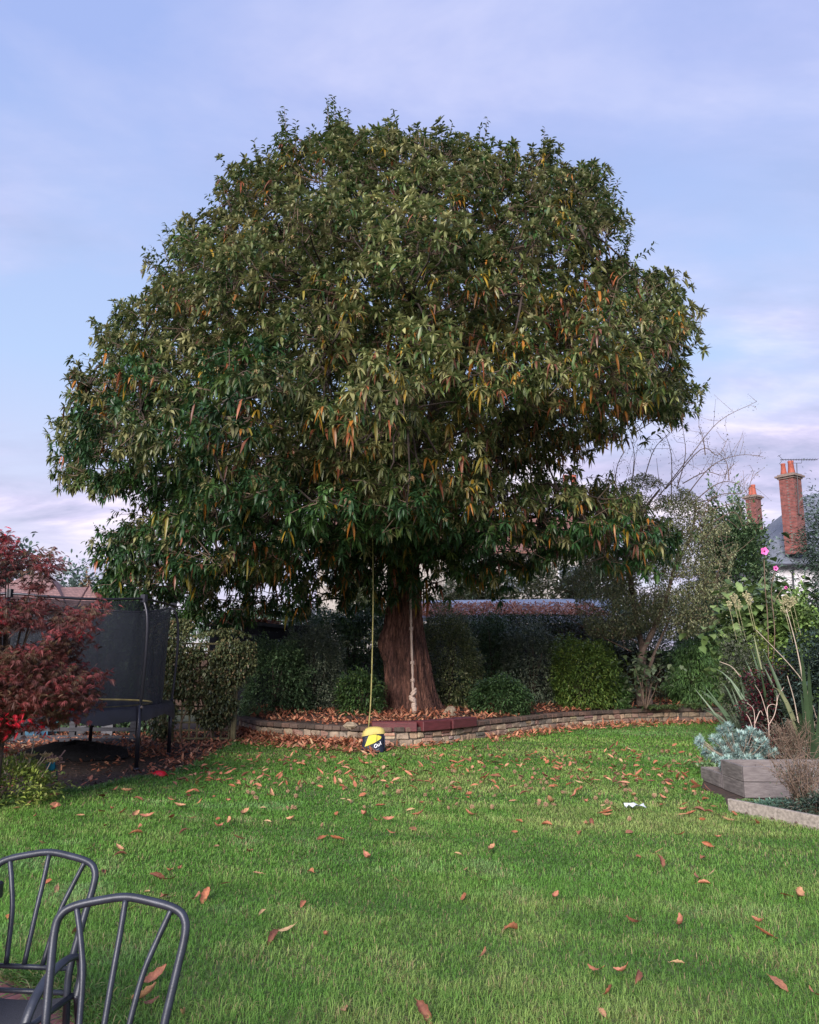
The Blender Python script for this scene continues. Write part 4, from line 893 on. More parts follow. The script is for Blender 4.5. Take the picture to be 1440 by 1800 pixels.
# low hipped brown roof at far left
YL = 55
HL = empty('bungalow', (P(100, 1100, YL)[0], YL, 0), 'house with a brown hipped tile roof beyond the trampoline on the left', 'house')
def q(px, py, dy=0): p = P(px, py, YL + dy); return (p[0], p[1], p[2])
zl = P(100, 1066, YL)[2]; xa, xb = P(-60, 1066, YL)[0], P(186, 1066, YL)[0]
mb = MB(); mb.box(((xa + xb) / 2, YL + 4, zl / 2), (xb - xa - .6, 7, zl)); mb.build('wall', M_render, HL)
mb = MB()
mb.add([(xa, YL - .3, zl), q(118, 1066, -.3), q(86, 1010, 4), (xa + 2, YL + 4, q(86, 1010, 4)[2]), q(150, 1062, 8)], [(0, 1, 2, 3), (1, 4, 2)])
mb.add([q(100, 1066, -.2), q(170, 1066, -.2), q(158, 1032, 4), q(100, 1032, 4)], [(0, 1, 2, 3)])
mb.add([q(134, 1066, -2), q(175, 1066, -2), q(157, 1029, 0), q(157, 1031, 4), q(180, 1066, 4), q(134, 1066, 4)], [(0, 1, 2), (1, 4, 3, 2), (5, 0, 2, 3)])
mb.build('roof', M_tile, HL)
mb = MB(); mb.tube([q(134, 1065, -2.05), q(157, 1028.5, -.05), q(177, 1066, -2.05)], .07, 5); mb.build('ridge_tile', M_tile, HL)

# distant trees
def fartree(name, lab, l, r, top, Y, pal, n, L=.3, boxy=2.0, upright=0, kind='tree'):
    return shrub(name, lab, 'tree', l, r, top, Y, 0, pal, n, L, .5, boxy=boxy, upright=upright, rough=.3, nstem=4)
fartree('distant_tree', 'bright yellow green tree beyond the brown roof on the left', 168, 240, 1022, 62, [((.30, .32, .04), 4), ((.20, .26, .04), 3), ((.12, .18, .04), 2)], 3500, .35)
fartree('distant_tree', 'blue green hazy trees on the skyline left of the yellow tree', 98, 175, 1014, 90, [((.12, .18, .16), 3), ((.16, .22, .19), 2)], 3500, .5, 3)
fartree('distant_tree', 'small bronze tree just right of the gable on the brown roof', 142, 166, 1018, 60, [((.16, .09, .05), 3), ((.10, .08, .04), 2)], 800, .3)
fartree('distant_tree', 'dark tree seen behind the top of the maple', -30, 60, 985, 70, [((.08, .12, .10), 3), ((.12, .17, .14), 2)], 3000, .5)
fartree('distant_tree', 'grey green tree seen through the trampoline net', 150, 262, 1062, 34, [((.07, .11, .06), 3), ((.10, .14, .08), 2)], 6000, .14)
fartree('pale_bush', 'pale yellowish bush in front of the white house wall, right of the trunk', 862, 1010, 985, 34, [((.26, .28, .13), 4), ((.38, .38, .22), 3), ((.14, .17, .07), 3)], 9000, .16, 2.4)
fartree('pale_bush', 'pale bush seen through the boughs close left of the trunk', 600, 672, 1012, 34, [((.20, .24, .13), 4), ((.30, .33, .20), 3), ((.12, .15, .06), 3)], 7000, .16)
fartree('distant_tree', 'green tree behind the shed under the left boughs', 380, 560, 1072, 36, [((.05, .08, .04), 3), ((.08, .11, .05), 2)], 7000, .14, 3)

# willow like tree at the right edge
shrub('willow_tree', 'blue green willow leaved tree cut by the right edge of the picture', 'tree', 1394, 1570, 878, 17, 0, [((.07, .115, .085), 4), ((.10, .15, .12), 3), ((.04, .075, .055), 3)], 26000, .11, .22, boxy=2.2, upright=.25, rough=.3, droop=.5)

# ------------------------------------------------------------------ small twiggy tree with twisted trunk
def cotoneaster():
    e = empty('twiggy_tree', (P(1130, 1240, 22.3)[0], 22.3, .4), 'olive leaved tree with a twisted double trunk and bare arching twigs on top', 'tree')
    Y = 22.3; tr = MB()
    M_tt = mat('bark_twisted', (.17, .12, .095), .9, noise=.4, nscale=7, bump=.7, bscale=20)
    trunks = [[(1128, 1242), (1124, 1200), (1131, 1150), (1120, 1100), (1112, 1040), (1105, 980)], [(1141, 1240), (1137, 1205), (1126, 1160), (1150, 1105), (1168, 1060), (1185, 1000), (1200, 930)], [(1135, 1200), (1150, 1150), (1172, 1100), (1182, 1070)], [(1112, 1042), (1100, 960), (1130, 900), (1160, 860)], [(1185, 1000), (1215, 940), (1225, 880)]]
    for i, t in enumerate(trunks):
        pts = smoothpath([P(a, b, Y + .25 * math.sin(i * 2 + k * .7)) for k, (a, b) in enumerate(t)], 5); r0 = [.13, .11, .055, .08, .06][i]
        tr.tube(pts, [r0 * (1 - .72 * k / len(pts)) * (1 + .12 * math.sin(k * 1.9)) for k in range(len(pts))], 9)
    tr.build('trunk', M_tt, e, smooth=True)
    poly = [(1035, 1118), (1012, 1070), (1005, 1010), (1040, 950), (1055, 890), (1085, 850), (1130, 830), (1180, 850), (1215, 862), (1262, 900), (1300, 950), (1285, 1010), (1290, 1075), (1230, 1120), (1170, 1125), (1150, 1100), (1100, 1125)]
    n = 105000; px = rng.uniform(1000, 1305, n); py = rng.uniform(825, 1130, n); k = inpoly(px, py, poly); px, py = px[k], py[k]; d = np.minimum(polydist(px, py, poly) / 90, 1); h = np.sqrt(1 - (1 - d) ** 2) * 1.7
    f = fbm(px / 38, py / 38, 1.0) + .5 * fbm(px / 14, py / 14, 1); k = rng.random(len(px)) < np.clip(.38 + .8 * f + .55 * np.clip((py - 880) / 130, 0, 1), .04, 1); px, py, h = px[k], py[k], h[k]; n = len(px); yy = Y + rng.uniform(-1, 1, n) * h
    pp = np.array([P(a, b, c) for a, b, c in zip(px, py, yy)])
    c = pick([((.24, .26, .13), 4), ((.35, .35, .19), 3), ((.14, .18, .08), 3), ((.25, .17, .10), .8)], n, .3)
    leaf_obj('foliage', leaf_arrays(pp, rng.normal(0, 1, (n, 3)), rng.uniform(.05, .09, n), .036, .2, c, simple=True), M_leaf2, e)
    tw = MB()
    arcs = [[(1160, 870), (1215, 800), (1265, 740), (1330, 706)], [(1200, 880), (1250, 820), (1300, 800), (1342, 803)], [(1210, 890), (1262, 850), (1300, 852), (1322, 880)], [(1190, 860), (1205, 800), (1200, 750)], [(1180, 880), (1180, 800), (1165, 750)], [(1110, 860), (1115, 800), (1108, 770)], [(1130, 850), (1150, 790), (1178, 760)], [(1220, 900), (1265, 870), (1310, 865), (1325, 830)], [(1170, 860), (1232, 790), (1262, 800), (1280, 770)], [(1225, 905), (1290, 885), (1305, 905)], [(1250, 920), (1290, 900), (1306, 925)], [(1200, 850), (1240, 830), (1272, 835), (1290, 815)], [(1080, 870), (1085, 820), (1100, 790)], [(1240, 800), (1236, 770), (1228, 748)], [(1282, 845), (1278, 815), (1268, 800)], [(1120, 1130), (1060, 1090), (1000, 1065)], [(1110, 1145), (1040, 1110), (975, 1070)], [(1100, 1130), (1020, 1050), (960, 1030)], [(1180, 1100), (1225, 1085), (1260, 1088)]]
    lp = []
    for a in arcs:
        pts = smoothpath([P(x, y, Y - .3 + .3 * random.random()) for x, y in a], 5); tw.tube(pts, [.016 * (1 - .7 * k / len(pts)) for k in range(len(pts))], 4)
        for p in pts[3:]:
            for _ in range(3): lp.append(p + rng.normal(0, .06, 3))
            if random.random() < .75:
                q_ = p + rng.normal(0, .3, 3) + [0, 0, .12]; tw.tube([p, (p + q_) / 2 + rng.normal(0, .03, 3), q_], [.006, .005, .003], 3); lp.append(q_); lp.append((p + q_) / 2)
    for _ in range(420):
        a = rng.uniform(0, 1); px, py = rng.uniform(1040, 1285), rng.uniform(800, 1100)
        if not inpoly(np.array([px]), np.array([py + 45]), poly)[0]: continue
        p = P(px, py + 30, Y + rng.uniform(-1, 1)); q_ = p + rng.normal(0, .32, 3) + [0, 0, .22]; tw.tube([p, (p + q_) / 2 + rng.normal(0, .05, 3), q_], [.009, .007, .004], 4); lp += [q_, (p + q_) / 2]
    lp = np.repeat(np.array(lp), 2, 0); n = len(lp); lp = lp + rng.normal(0, .05, (n, 3))
    tw.build('twigs', M_twig, e)
    leaf_obj('twig_leaves', leaf_arrays(lp, rng.normal(0, 1, (n, 3)), rng.uniform(.03, .06, n), .025, .2, pick([((.10, .10, .05), 1), ((.16, .13, .07), 1)], n), simple=True), M_leaf2, e)
cotoneaster()

shrub('neighbour_hedge', 'dark hedge beyond the brown fence behind the twisted trunk', 'hedge', 1035, 1250, 1062, 29.5, 0, PAL_DK + PAL_OLIVE[:1], 16000, .10, boxy=5)
shrub('pale_bush', 'pale flowering bush beyond the fence at the right end of the leaf covered roof', 'tree', 985, 1110, 985, 33, 0, [((.20, .23, .11), 4), ((.34, .34, .22), 2), ((.10, .13, .06), 3)], 12000, .16, boxy=2.4)
shrub('pale_bush', 'pale bush close right of the trunk above the blue roof', 'tree', 770, 880, 1000, 34, 0, [((.24, .27, .14), 4), ((.40, .40, .27), 2), ((.12, .15, .06), 3)], 11000, .16, boxy=2.4)

shrub('climbing_shrub', 'grey green climber spreading on the fence right of the yellow green bush', 'climber', 1060, 1190, 1098, 25.2, BZ, PAL_GREY + PAL_OLIVE[:1], 9000, .07, boxy=4)
shrub('mixed_hedge', 'grey green tall hedge between the dark shed and the laurel hedge', 'hedge', 500, 590, 1080, 24.6, BZ, PAL_GREY + PAL_DK[:1], 12000, .07, boxy=4)

shrub('neighbour_hedge', 'dark hedge far behind the trellis panel on the left', 'hedge', 190, 530, 1078, 30.5, 0, PAL_DK, 14000, .12, boxy=5)

# ================================================================== LEFT: TRAMPOLINE, TRELLIS, MAPLE
M_tmetal = mat('trampoline_metal', (.035, .035, .045), .35, metal=.6)
M_pad = mat('trampoline_pad', (.018, .018, .028), .55, noise=.3, nscale=6, bump=.3, bscale=12)
M_yel = mat('yellow_strip', (.55, .45, .16), .6, noise=.2)
M_net = bpy.data.materials.new('safety_net'); M_net.use_nodes = True; t_ = M_net.node_tree; n_ = t_.nodes; l_ = t_.links; p_ = n_['Principled BSDF']; p_.inputs['Base Color'].default_value = (.008, .011, .022, 1); p_.inputs['Roughness'].default_value = .8
tr_ = n_.new('ShaderNodeBsdfTransparent'); mx = n_.new('ShaderNodeMixShader'); l_.new(tr_.outputs[0], mx.inputs[1]); l_.new(p_.outputs[0], mx.inputs[2]); l_.new(mx.outputs[0], n_['Material Output'].inputs[0])
co = n_.new('ShaderNodeTexCoord'); nz = n_.new('ShaderNodeTexNoise'); nz.inputs['Scale'].default_value = 2.2; mpn = n_.new('ShaderNodeMapping'); mpn.inputs['Scale'].default_value = (3, 3, .5); l_.new(co.outputs['Object'], mpn.inputs[0]); l_.new(mpn.outputs[0], nz.inputs['Vector'])
mr = n_.new('ShaderNodeMapRange'); l_.new(nz.outputs[0], mr.inputs[0]); mr.inputs[1].default_value = .3; mr.inputs[2].default_value = .7; mr.inputs[3].default_value = .72; mr.inputs[4].default_value = .86; l_.new(mr.outputs[0], mx.inputs[0])
def trampoline():
    f1 = G(240, 1355); f2 = G(297, 1328)
    mid_ = (f1 + f2) / 2; dv = (f2 - f1)[:2]; Rr = np.linalg.norm(dv); TC = mid_[:2] + np.array([-dv[1], dv[0]]) / Rr * Rr * .866; f1 = f1 + [TC[0] - f1[0], TC[1] - f1[1], 0] * np.array([.045, .045, 0])
    d1 = np.array([f1[0], f1[1]]); 
    a1 = math.atan2(f1[1] - TC[1], f1[0] - TC[0]); Rr = np.hypot(f1[0] - TC[0], f1[1] - TC[1])
    T = empty('trampoline', (TC[0], TC[1], 0), 'round black trampoline with a dark safety net standing on the bark bed at the left', 'trampoline')
    zm = P(240, 1245, f1[1])[2]; zt = P(240, 1052, f1[1])[2]; print('tramp', TC, Rr, zm, zt)
    def ring(mb, r, z, rad, n=48, seg=6, sag=0): mb.tube([(TC[0] + r * math.cos(t), TC[1] + r * math.sin(t), z - sag * abs(math.sin(3 * (t - a1)))) for t in np.linspace(0, 6.283, n, endpoint=False)], rad, seg, closed=True)
    mb = MB(); ring(mb, Rr, zm - .03, .025); mb.build('frame_ring', M_tmetal, T, smooth=True)
    mb = MB(); ring(mb, Rr + .02, zt, .02, sag=.06); mb.build('top_ring', M_tmetal, T, smooth=True)
    mb = MB(); n = 48; V = []; F = []
    for t in np.linspace(0, 6.283, n, endpoint=False):
        for (r, z) in ((Rr - .32, zm), (Rr + .02, zm + .03), (Rr + .06, zm - .02), (Rr + .07, zm - .18 - .04 * math.sin(7 * t) - .03 * math.sin(13 * t))): V.append((TC[0] + r * math.cos(t), TC[1] + r * math.sin(t), z))
    for i in range(n):
        for k in range(3): F.append((4 * i + k, 4 * i + k + 1, 4 * ((i + 1) % n) + k + 1, 4 * ((i + 1) % n) + k))
    mb.add(V, F); mb.build('pad', M_pad, T, smooth=True)
    mb = MB(); ring(mb, Rr - .31, zm + .015, .018, seg=4); mb.build('mat_edge', M_yel, T)
    mb = MB(); mb.add([(TC[0] + (Rr - .3) * math.cos(t), TC[1] + (Rr - .3) * math.sin(t), zm) for t in np.linspace(0, 6.283, 40, endpoint=False)], [tuple(range(40))]); mb.build('jumping_mat', mat('jump_mat', (.02, .02, .025), .9), T)
    mb = MB(); V = []; F = []; n = 96
    for z_, dr in ((zm + .01, -.12), (zm + .5, -.10), (zm + 1.1, -.08), (zt - .03, -.05)):
        for t in np.linspace(0, 6.283, n, endpoint=False):
            r = Rr + dr - .04 * abs(math.sin(3 * (t - a1))) ; V.append((TC[0] + r * math.cos(t), TC[1] + r * math.sin(t), z_ - (.05 * abs(math.sin(3 * (t - a1))) if z_ > zt - .1 else 0)))
    for i in range(3):
        for k in range(n): F.append((i * n + k, i * n + (k + 1) % n, (i + 1) * n + (k + 1) % n, (i + 1) * n + k))
    mb.add(V, F); mb.build('net', M_net, T, smooth=True)
    for k in range(6):
        t = a1 + k * math.pi / 3; c, s = math.cos(t), math.sin(t)
        def at(r, z): return (TC[0] + r * c, TC[1] + r * s, z)
        mb = MB(); mb.tube([at(Rr + .08, 0.02), at(Rr + .08, zm + .05)], .035, 8); mb.lathe(at(Rr + .08, .0), [(.05, 0), (.05, .04), (.036, .05)], 10); mb.build('leg', M_tmetal, T, smooth=True)
        mb = MB(); mb.tube(smoothpath([at(Rr + .07, zm - .15), at(Rr + .11, zm + .3), at(Rr + .14, zm + .9), at(Rr + .12, zm + 1.4), at(Rr + .02, zt)], 4), .024, 8); po = mb.build('pole', M_tmetal, T, smooth=True)
        mb = MB(); mb.box(at(Rr + .03, zt), (.09, .06, .12), t); mb.build('bracket', M_pad, po)
        mb = MB(); mb.tube([at(Rr + .05, zm + .02), at(Rr + .13, zm + .02)], .02, 6); mb.build('bolt', M_stonecap, po)
trampoline()
# low rail fence and junk behind the trampoline
RF = empty('rail_fence', (P(150, 1300, 17)[0], 17.2, 0), 'low dark rail fence with wide gaps behind the trampoline', 'fence'); Yf = 17.2
xa, xb = P(-80, 1300, Yf)[0], P(238, 1300, Yf)[0]
M_rail = mat('grey_rail', (.045, .045, .055), .8, noise=.35, nscale=4, stretch=(1, 6, 6))
for py in (1282, 1296, 1311):
    z = P(150, py, Yf)[2]; mb = MB(); mb.box(((xa + xb) / 2, Yf, z), (xb - xa, .04, .075)); mb.build('rail', M_rail, RF)
for px in (-60, 30, 125, 232):
    mb = MB(); mb.box((P(px, 1300, Yf)[0], Yf + .06, .36), (.12, .1, .8)); mb.build('post', M_rail, RF)
mb = MB(); mb.box(((xa + xb) / 2, Yf - .6, .04), (xb - xa + .6, .12, .10)); o = mb.build('edging_log', M_rail); tag(o, 'long grey timber edging lying on the ground behind the trampoline', 'log')
def crate(name, px, py, Y, sz, m, lab):
    c = P(px, py, Y); c[2] = max(c[2], sz[2] / 2 + .01); mb = MB(); w_, d_, h_ = sz; t = .02
    mb.box((0, 0, -h_ / 2 + t / 2), (w_, d_, t)); 
    for s in (-1, 1): mb.box((s * (w_ / 2 - t / 2), 0, t / 2), (t, d_, h_ - t)); mb.box((0, s * (d_ / 2 - t / 2), t / 2), (w_ - 2 * t - .002, t, h_ - t))
    for s in (-1, 1): mb.box((0, s * (d_ / 2 + .008), h_ / 2 - .03), (w_ + .03, .02, .05)); mb.box((s * (w_ / 2 + .008), 0, h_ / 2 - .032), (.02, d_ + .03, .05))
    o = mb.build(name, m); o.location = tuple(c); o.rotation_euler = (0, 0, random.uniform(-.3, .3)); tag(o, lab, 'box')
crate('storage_box', 72, 1288, 18, (.5, .4, .34), mat('blue_plastic', (.03, .13, .22), .5, noise=.2), 'dark blue plastic box behind the rails under the trampoline')
crate('storage_box', 92, 1290, 18.2, (.22, .3, .36), mat('teal_plastic', (.06, .22, .25), .5, noise=.2), 'narrow teal box beside the dark blue one behind the rails')
crate('storage_box', 140, 1302, 17.8, (.24, .3, .22), mat('grey_plastic', (.10, .10, .11), .5, noise=.2), 'small pale grey box behind the rails under the trampoline')
crate('storage_box', 190, 1293, 18.1, (.24, .24, .6), mat('white_plastic', (.16, .16, .18), .5, noise=.3), 'tall pale box behind the right end of the rails')
c = G(135, 1332); rock('dark_mound', (c[0], c[1] - .1, .02), (1.0, .5, .26), mat('dark_compost', (.008, .008, .010), .95, noise=.4, bump=.8), 'low black heap on the ground under the trampoline', 9)
# trellis with climber
M_trel = mat('green_grey_wood', (.13, .115, .06), .9, noise=.35, nscale=8, bump=.3, stretch=(6, 6, 1))
Yt = G(412, 1306)[1] + .1
TR = empty('trellis_panel', (P(360, 1300, Yt)[0], Yt, 0), 'square wooden trellis panel with its post, half hidden by ivy, right of the trampoline', 'trellis')
xa, xb = P(292, 1250, Yt)[0], P(404, 1250, Yt)[0]; zt_ = P(400, 1128, Yt)[2]
mb = MB()
for x in np.linspace(xa, xb, 9): mb.box((x, Yt, zt_ / 2), (.035, .018, zt_ - .02))
for z in np.linspace(.08, zt_ - .04, 13): mb.box(((xa + xb) / 2, Yt - .02, z), (xb - xa + .03, .018, .035))
mb.build('lattice', M_trel, TR)
for x in (xb + .09, xa - .07):
    mb = MB(); mb.bevbox((x, Yt, zt_ / 2 + .03), (.10, .10, zt_ + .08), .008); mb.build('post', M_trel, TR)
def ivy():
    poly = [(268, 1300), (262, 1200), (250, 1110), (300, 1085), (360, 1092), (415, 1105), (448, 1120), (452, 1165), (430, 1215), (415, 1250), (400, 1275), (370, 1296), (340, 1260), (318, 1235), (300, 1290)]
    e = empty('climbing_ivy', (P(330, 1290, Yt)[0], Yt - .1, 0), 'dense olive green climber covering the trellis panel', 'climber')
    n = 34000; px = rng.uniform(245, 455, n); py = rng.uniform(1080, 1300, n); k = inpoly(px, py, poly); px, py = px[k], py[k]; d = np.minimum(polydist(px, py, poly) / 45, 1)
    k = fbm(px / 22, py / 22) > -.12 - d * .5; px, py, d = px[k], py[k], d[k]; h = np.sqrt(1 - (1 - d) ** 2) * .42; n = len(px); yy = Yt - .02 + rng.uniform(-1, .5, n) * h
    pp = np.array([P(a, b, c) for a, b, c in zip(px, py, yy)])
    leaf_obj('foliage', leaf_arrays(pp, np.c_[rng.normal(0, 1, n), rng.normal(-.5, .5, n), rng.normal(-.2, .6, n)], rng.uniform(.035, .075, n), .04, .5, pick([((.075, .095, .042), 4), ((.13, .14, .06), 3), ((.17, .12, .065), 1.2), ((.04, .06, .03), 3)], n)), M_leaf2, e)
    mb = MB()
    for t in [[(318, 1300), (316, 1280), (322, 1262), (330, 1245)], [(372, 1300), (368, 1270), (355, 1230), (350, 1180)], [(386, 1240), (392, 1255), (388, 1275)], [(335, 1240), (345, 1190), (380, 1150)]]:
        mb.tube(smoothpath([P(a, b, Yt - .08) for a, b in t], 5), .016, 6)
    mb.build('stem', M_twig, e, smooth=True)
ivy()
shrub('dark_bush', 'dark bush behind the net on the right side of the trampoline', 'shrub', 225, 310, 1085, 18.6, 0, PAL_DK, 8000, .07, boxy=3)
shrub('dark_bush', 'dark green bush behind the left side of the trampoline net', 'shrub', 120, 235, 1120, 19.5, 0, PAL_DK, 8000, .07, boxy=3)
shrub('dark_bush', 'dark hedge behind the red maple at the left edge', 'shrub', -120, 135, 1105, 21, 0, PAL_DK, 12000, .09, boxy=4)

# red maple
def maple():
    Y = 9.3; e = empty('japanese_maple', (P(-10, 1330, Y)[0], Y, 0), 'bronze red cut leaved Japanese maple at the left edge', 'tree')
    poly = [(-160, 1000), (-60, 925), (18, 938), (36, 958), (30, 985), (62, 970), (85, 962), (106, 985), (100, 1010), (70, 1022), (85, 1048), (110, 1078), (150, 1068), (188, 1050), (178, 1080), (160, 1095), (152, 1128), (118, 1150), (150, 1172), (190, 1180), (165, 1205), (168, 1240), (110, 1262), (75, 1280), (20, 1300), (-60, 1320), (-190, 1250)]
    cl = []
    for _ in range(9000):
        px, py = random.uniform(-190, 190), random.uniform(925, 1310)
        if not inpoly(np.array([px]), np.array([py]), poly)[0]: continue
        d = min(polydist(np.array([px]), np.array([py]), poly)[0] / 110, 1); h = math.sqrt(1 - (1 - d) ** 2) * .95
        u = random.uniform(-1, 1) if random.random() < .4 else random.uniform(-1, -.6); p = P(px, py, Y + u * h)
        if fbm(px / 70, py / 26, 1.0) < -.42: continue
        if all(np.linalg.norm(q - p) > .095 for q in cl): cl.append(p)
    cl = np.array(cl); print('maple', len(cl)); PB = []; DD = []; CO = []; LL = []
    pal = [np.array(c) for c in [(.13, .038, .032), (.16, .05, .042), (.085, .038, .028), (.125, .075, .042), (.24, .055, .055)]]; hot = np.array([.70, .02, .05])
    for c in cl:
        isred = fbm(c[0] * 2.2 + 3, c[2] * 3 + c[1]) > .86 or rng.random() < .025; tone = pal[rng.integers(0, 5)] * rng.uniform(.7, 1.35)
        for _ in range(11):
            b = c + rng.normal(0, 1, 3) * [.07, .07, .035]; ax = norm(np.array([rng.normal(.2, .8), rng.normal(-.5, .7), rng.normal(-.35, .3)])); sd = norm(np.cross(ax, [0, 0, 1.])); L = rng.uniform(.05, .085)
            col = (hot if isred and rng.random() < .7 else tone) * rng.uniform(.75, 1.25)
            for a in (-1.15, -.75, -.36, 0, .36, .75, 1.15):
                PB.append(b); DD.append(ax * math.cos(a) + sd * math.sin(a) + [0, 0, -.1]); CO.append(col); LL.append(L * (1 - .35 * abs(a)))
    PB, DD, CO, LL = map(np.array, (PB, DD, CO, LL)); n = len(PB)
    leaf_obj('crown', leaf_arrays(PB, DD, LL, LL * .13, .35, CO, simple=True), M_acer, e)
    mb = MB(); base = np.array([P(-10, 1330, Y)[0], Y, 0.]); fork = base + [.05, 0, .75]; mb.tube([base, base + [.03, 0, .4], fork], [.07, .06, .05], 9)
    for i in range(0, len(cl), 14):
        c = cl[i]; m_ = fork * .45 + c * .55 + [0, 0, .18]; mb.tube(smoothpath([fork, fork * .75 + m_ * .25 + rng.normal(0, .03, 3), m_, c], 3), [.022] * 4 + [.012] * 3 + [.006] * 3, 5)
    mb.build('trunk', M_wood_dark, e, smooth=True)
maple()
# yellow green sedum bush and dried flower heads at the left edge
shrub('low_yellow_bush', 'low bright yellow green leafy plant at the left edge beside the bark bed', 'plant', -110, 92, 1338, 9.75, 0, [((.20, .26, .05), 4), ((.13, .20, .045), 3), ((.28, .30, .09), 1)], 3800, .055, .4, upright=.8, boxy=2.2, nstem=5)
e = empty('dry_flower_stems', (P(40, 1380, 9.6)[0], 9.6, 0), 'dry tan stems with flat faded flower heads rising out of the yellow green plant', 'dried flowers')
mb = MB(); hd = MB()
for (x0, y0, x1, y1, h_) in [(8, 1345, 6, 1305, 0), (12, 1345, 22, 1270, 0), (50, 1350, 62, 1280, 0), (35, 1350, 45, 1320, 0), (58, 1352, 80, 1320, 0), (62, 1352, 84, 1325, 1), (46, 1350, 52, 1326, 1), (30, 1345, 22, 1320, 1), (70, 1370, 92, 1335, 1), (10, 1360, -5, 1330, 1)]:
    a, b = P(x0, y0, 9.7), P(x1, y1, 9.7); mb.tube([a, (a + b) / 2 + [.01, 0, 0], b], [.006, .005, .004], 5)
    if h_:
        for _ in range(26): o_ = rng.normal(0, 1, 3) * [.035, .035, .008]; hd.tube([b + o_ * .3 - [0, 0, .03], b + o_], [.003, .009], 5)
mb.build('stem', M_twigpale, e); hd.build('flower_head', mat('faded_flower', (.30, .22, .12), .9, noise=.3), e)
c = G(100, 1345); c2 = P(90, 1347, 10.2)
# small garden figure: blue pot on a black post
e = empty('blue_watering_pot', (c2[0], 10.2, 0), 'small turquoise blue pot hanging from a short black stake beside the yellow green plant', 'pot')
mb = MB(); mb.lathe((c2[0], 10.2, c2[2] - .05), [(.035, 0), (.05, .02), (.06, .09), (.065, .10), (.055, .10)], 14); mb.build('pot', mat('turquoise_glaze', (.02, .22, .36), .35), e, smooth=True)
mb = MB(); mb.tube([(c2[0] + .08, 10.2, 0), (c2[0] + .085, 10.2, .2), (c2[0] + .06, 10.2, c2[2] + .06), (c2[0] + .03, 10.2, c2[2] + .08), (c2[0], 10.2, c2[2] + .05)], .012, 6); mb.build('stake', M_darkp, e)
mb = MB()
for _ in range(50): mb.tube([np.array([c2[0] + .02, 10.2, c2[2] + .06]) + rng.normal(0, .02, 3), np.array([c2[0] + .02, 10.2, c2[2] + .08]) + rng.normal(0, 1, 3) * [.06, .05, .035]], [.003, .012], 4)
mb.build('dried_head', mat('dusty_pink_flower', (.28, .16, .13), .9), e)
# red toy on the mulch
c = G(281, 1366); e = empty('red_scoop', (c[0], c[1], 0), 'bright red plastic toy scoop lying at the edge of the lawn near the trampoline leg', 'toy'); e.rotation_euler = (0, 0, -.35)
V = []; F = []; n = 9
for i, (x, w_, z) in enumerate([(-.10, .045, .05), (-.06, .075, .075), (0, .085, .08), (.06, .08, .07), (.11, .05, .03)]):
    for k in range(n): a = math.pi * k / (n - 1); V.append((x, -w_ * math.cos(a), z * math.sin(a) + .012))
for i in range(4):
    for k in range(n - 1): F.append((i * n + k, i * n + k + 1, (i + 1) * n + k + 1, (i + 1) * n + k))
F += [tuple(range(n)), tuple(4 * n + k for k in range(n))[::-1]]
M_red = mat('red_plastic', (.75, .01, .025), .4); mb = MB(); mb.add(V, F); mb.build('scoop_body', M_red, e, smooth=True, world=False)
mb = MB(); mb.tube([(-.10, 0, .03), (-.15, 0, .05), (-.19, 0, .03)], [.022, .018, .02], 8); mb.build('handle', M_red, e, smooth=True, world=False)
# pale crumpled paper on the lawn
c = G(1117, 1426); mb = MB(); V = []; F = []
for i in range(7):
    for k in range(6): V.append(((i - 3) * .035 + random.uniform(-.01, .01), (k - 2.5) * .02 + random.uniform(-.01, .01), .03 + random.uniform(0, .045)))
for i in range(6):
    for k in range(5): F.append((i * 6 + k, i * 6 + k + 1, (i + 1) * 6 + k + 1, (i + 1) * 6 + k))
mb.add(V, F); o = mb.build('crumpled_paper', mat('white_paper', (.5, .53, .58), .6)); o.location = (c[0], c[1], .01); tag(o, 'crumpled scrap of pale white paper lying on the lawn towards the right', 'litter')

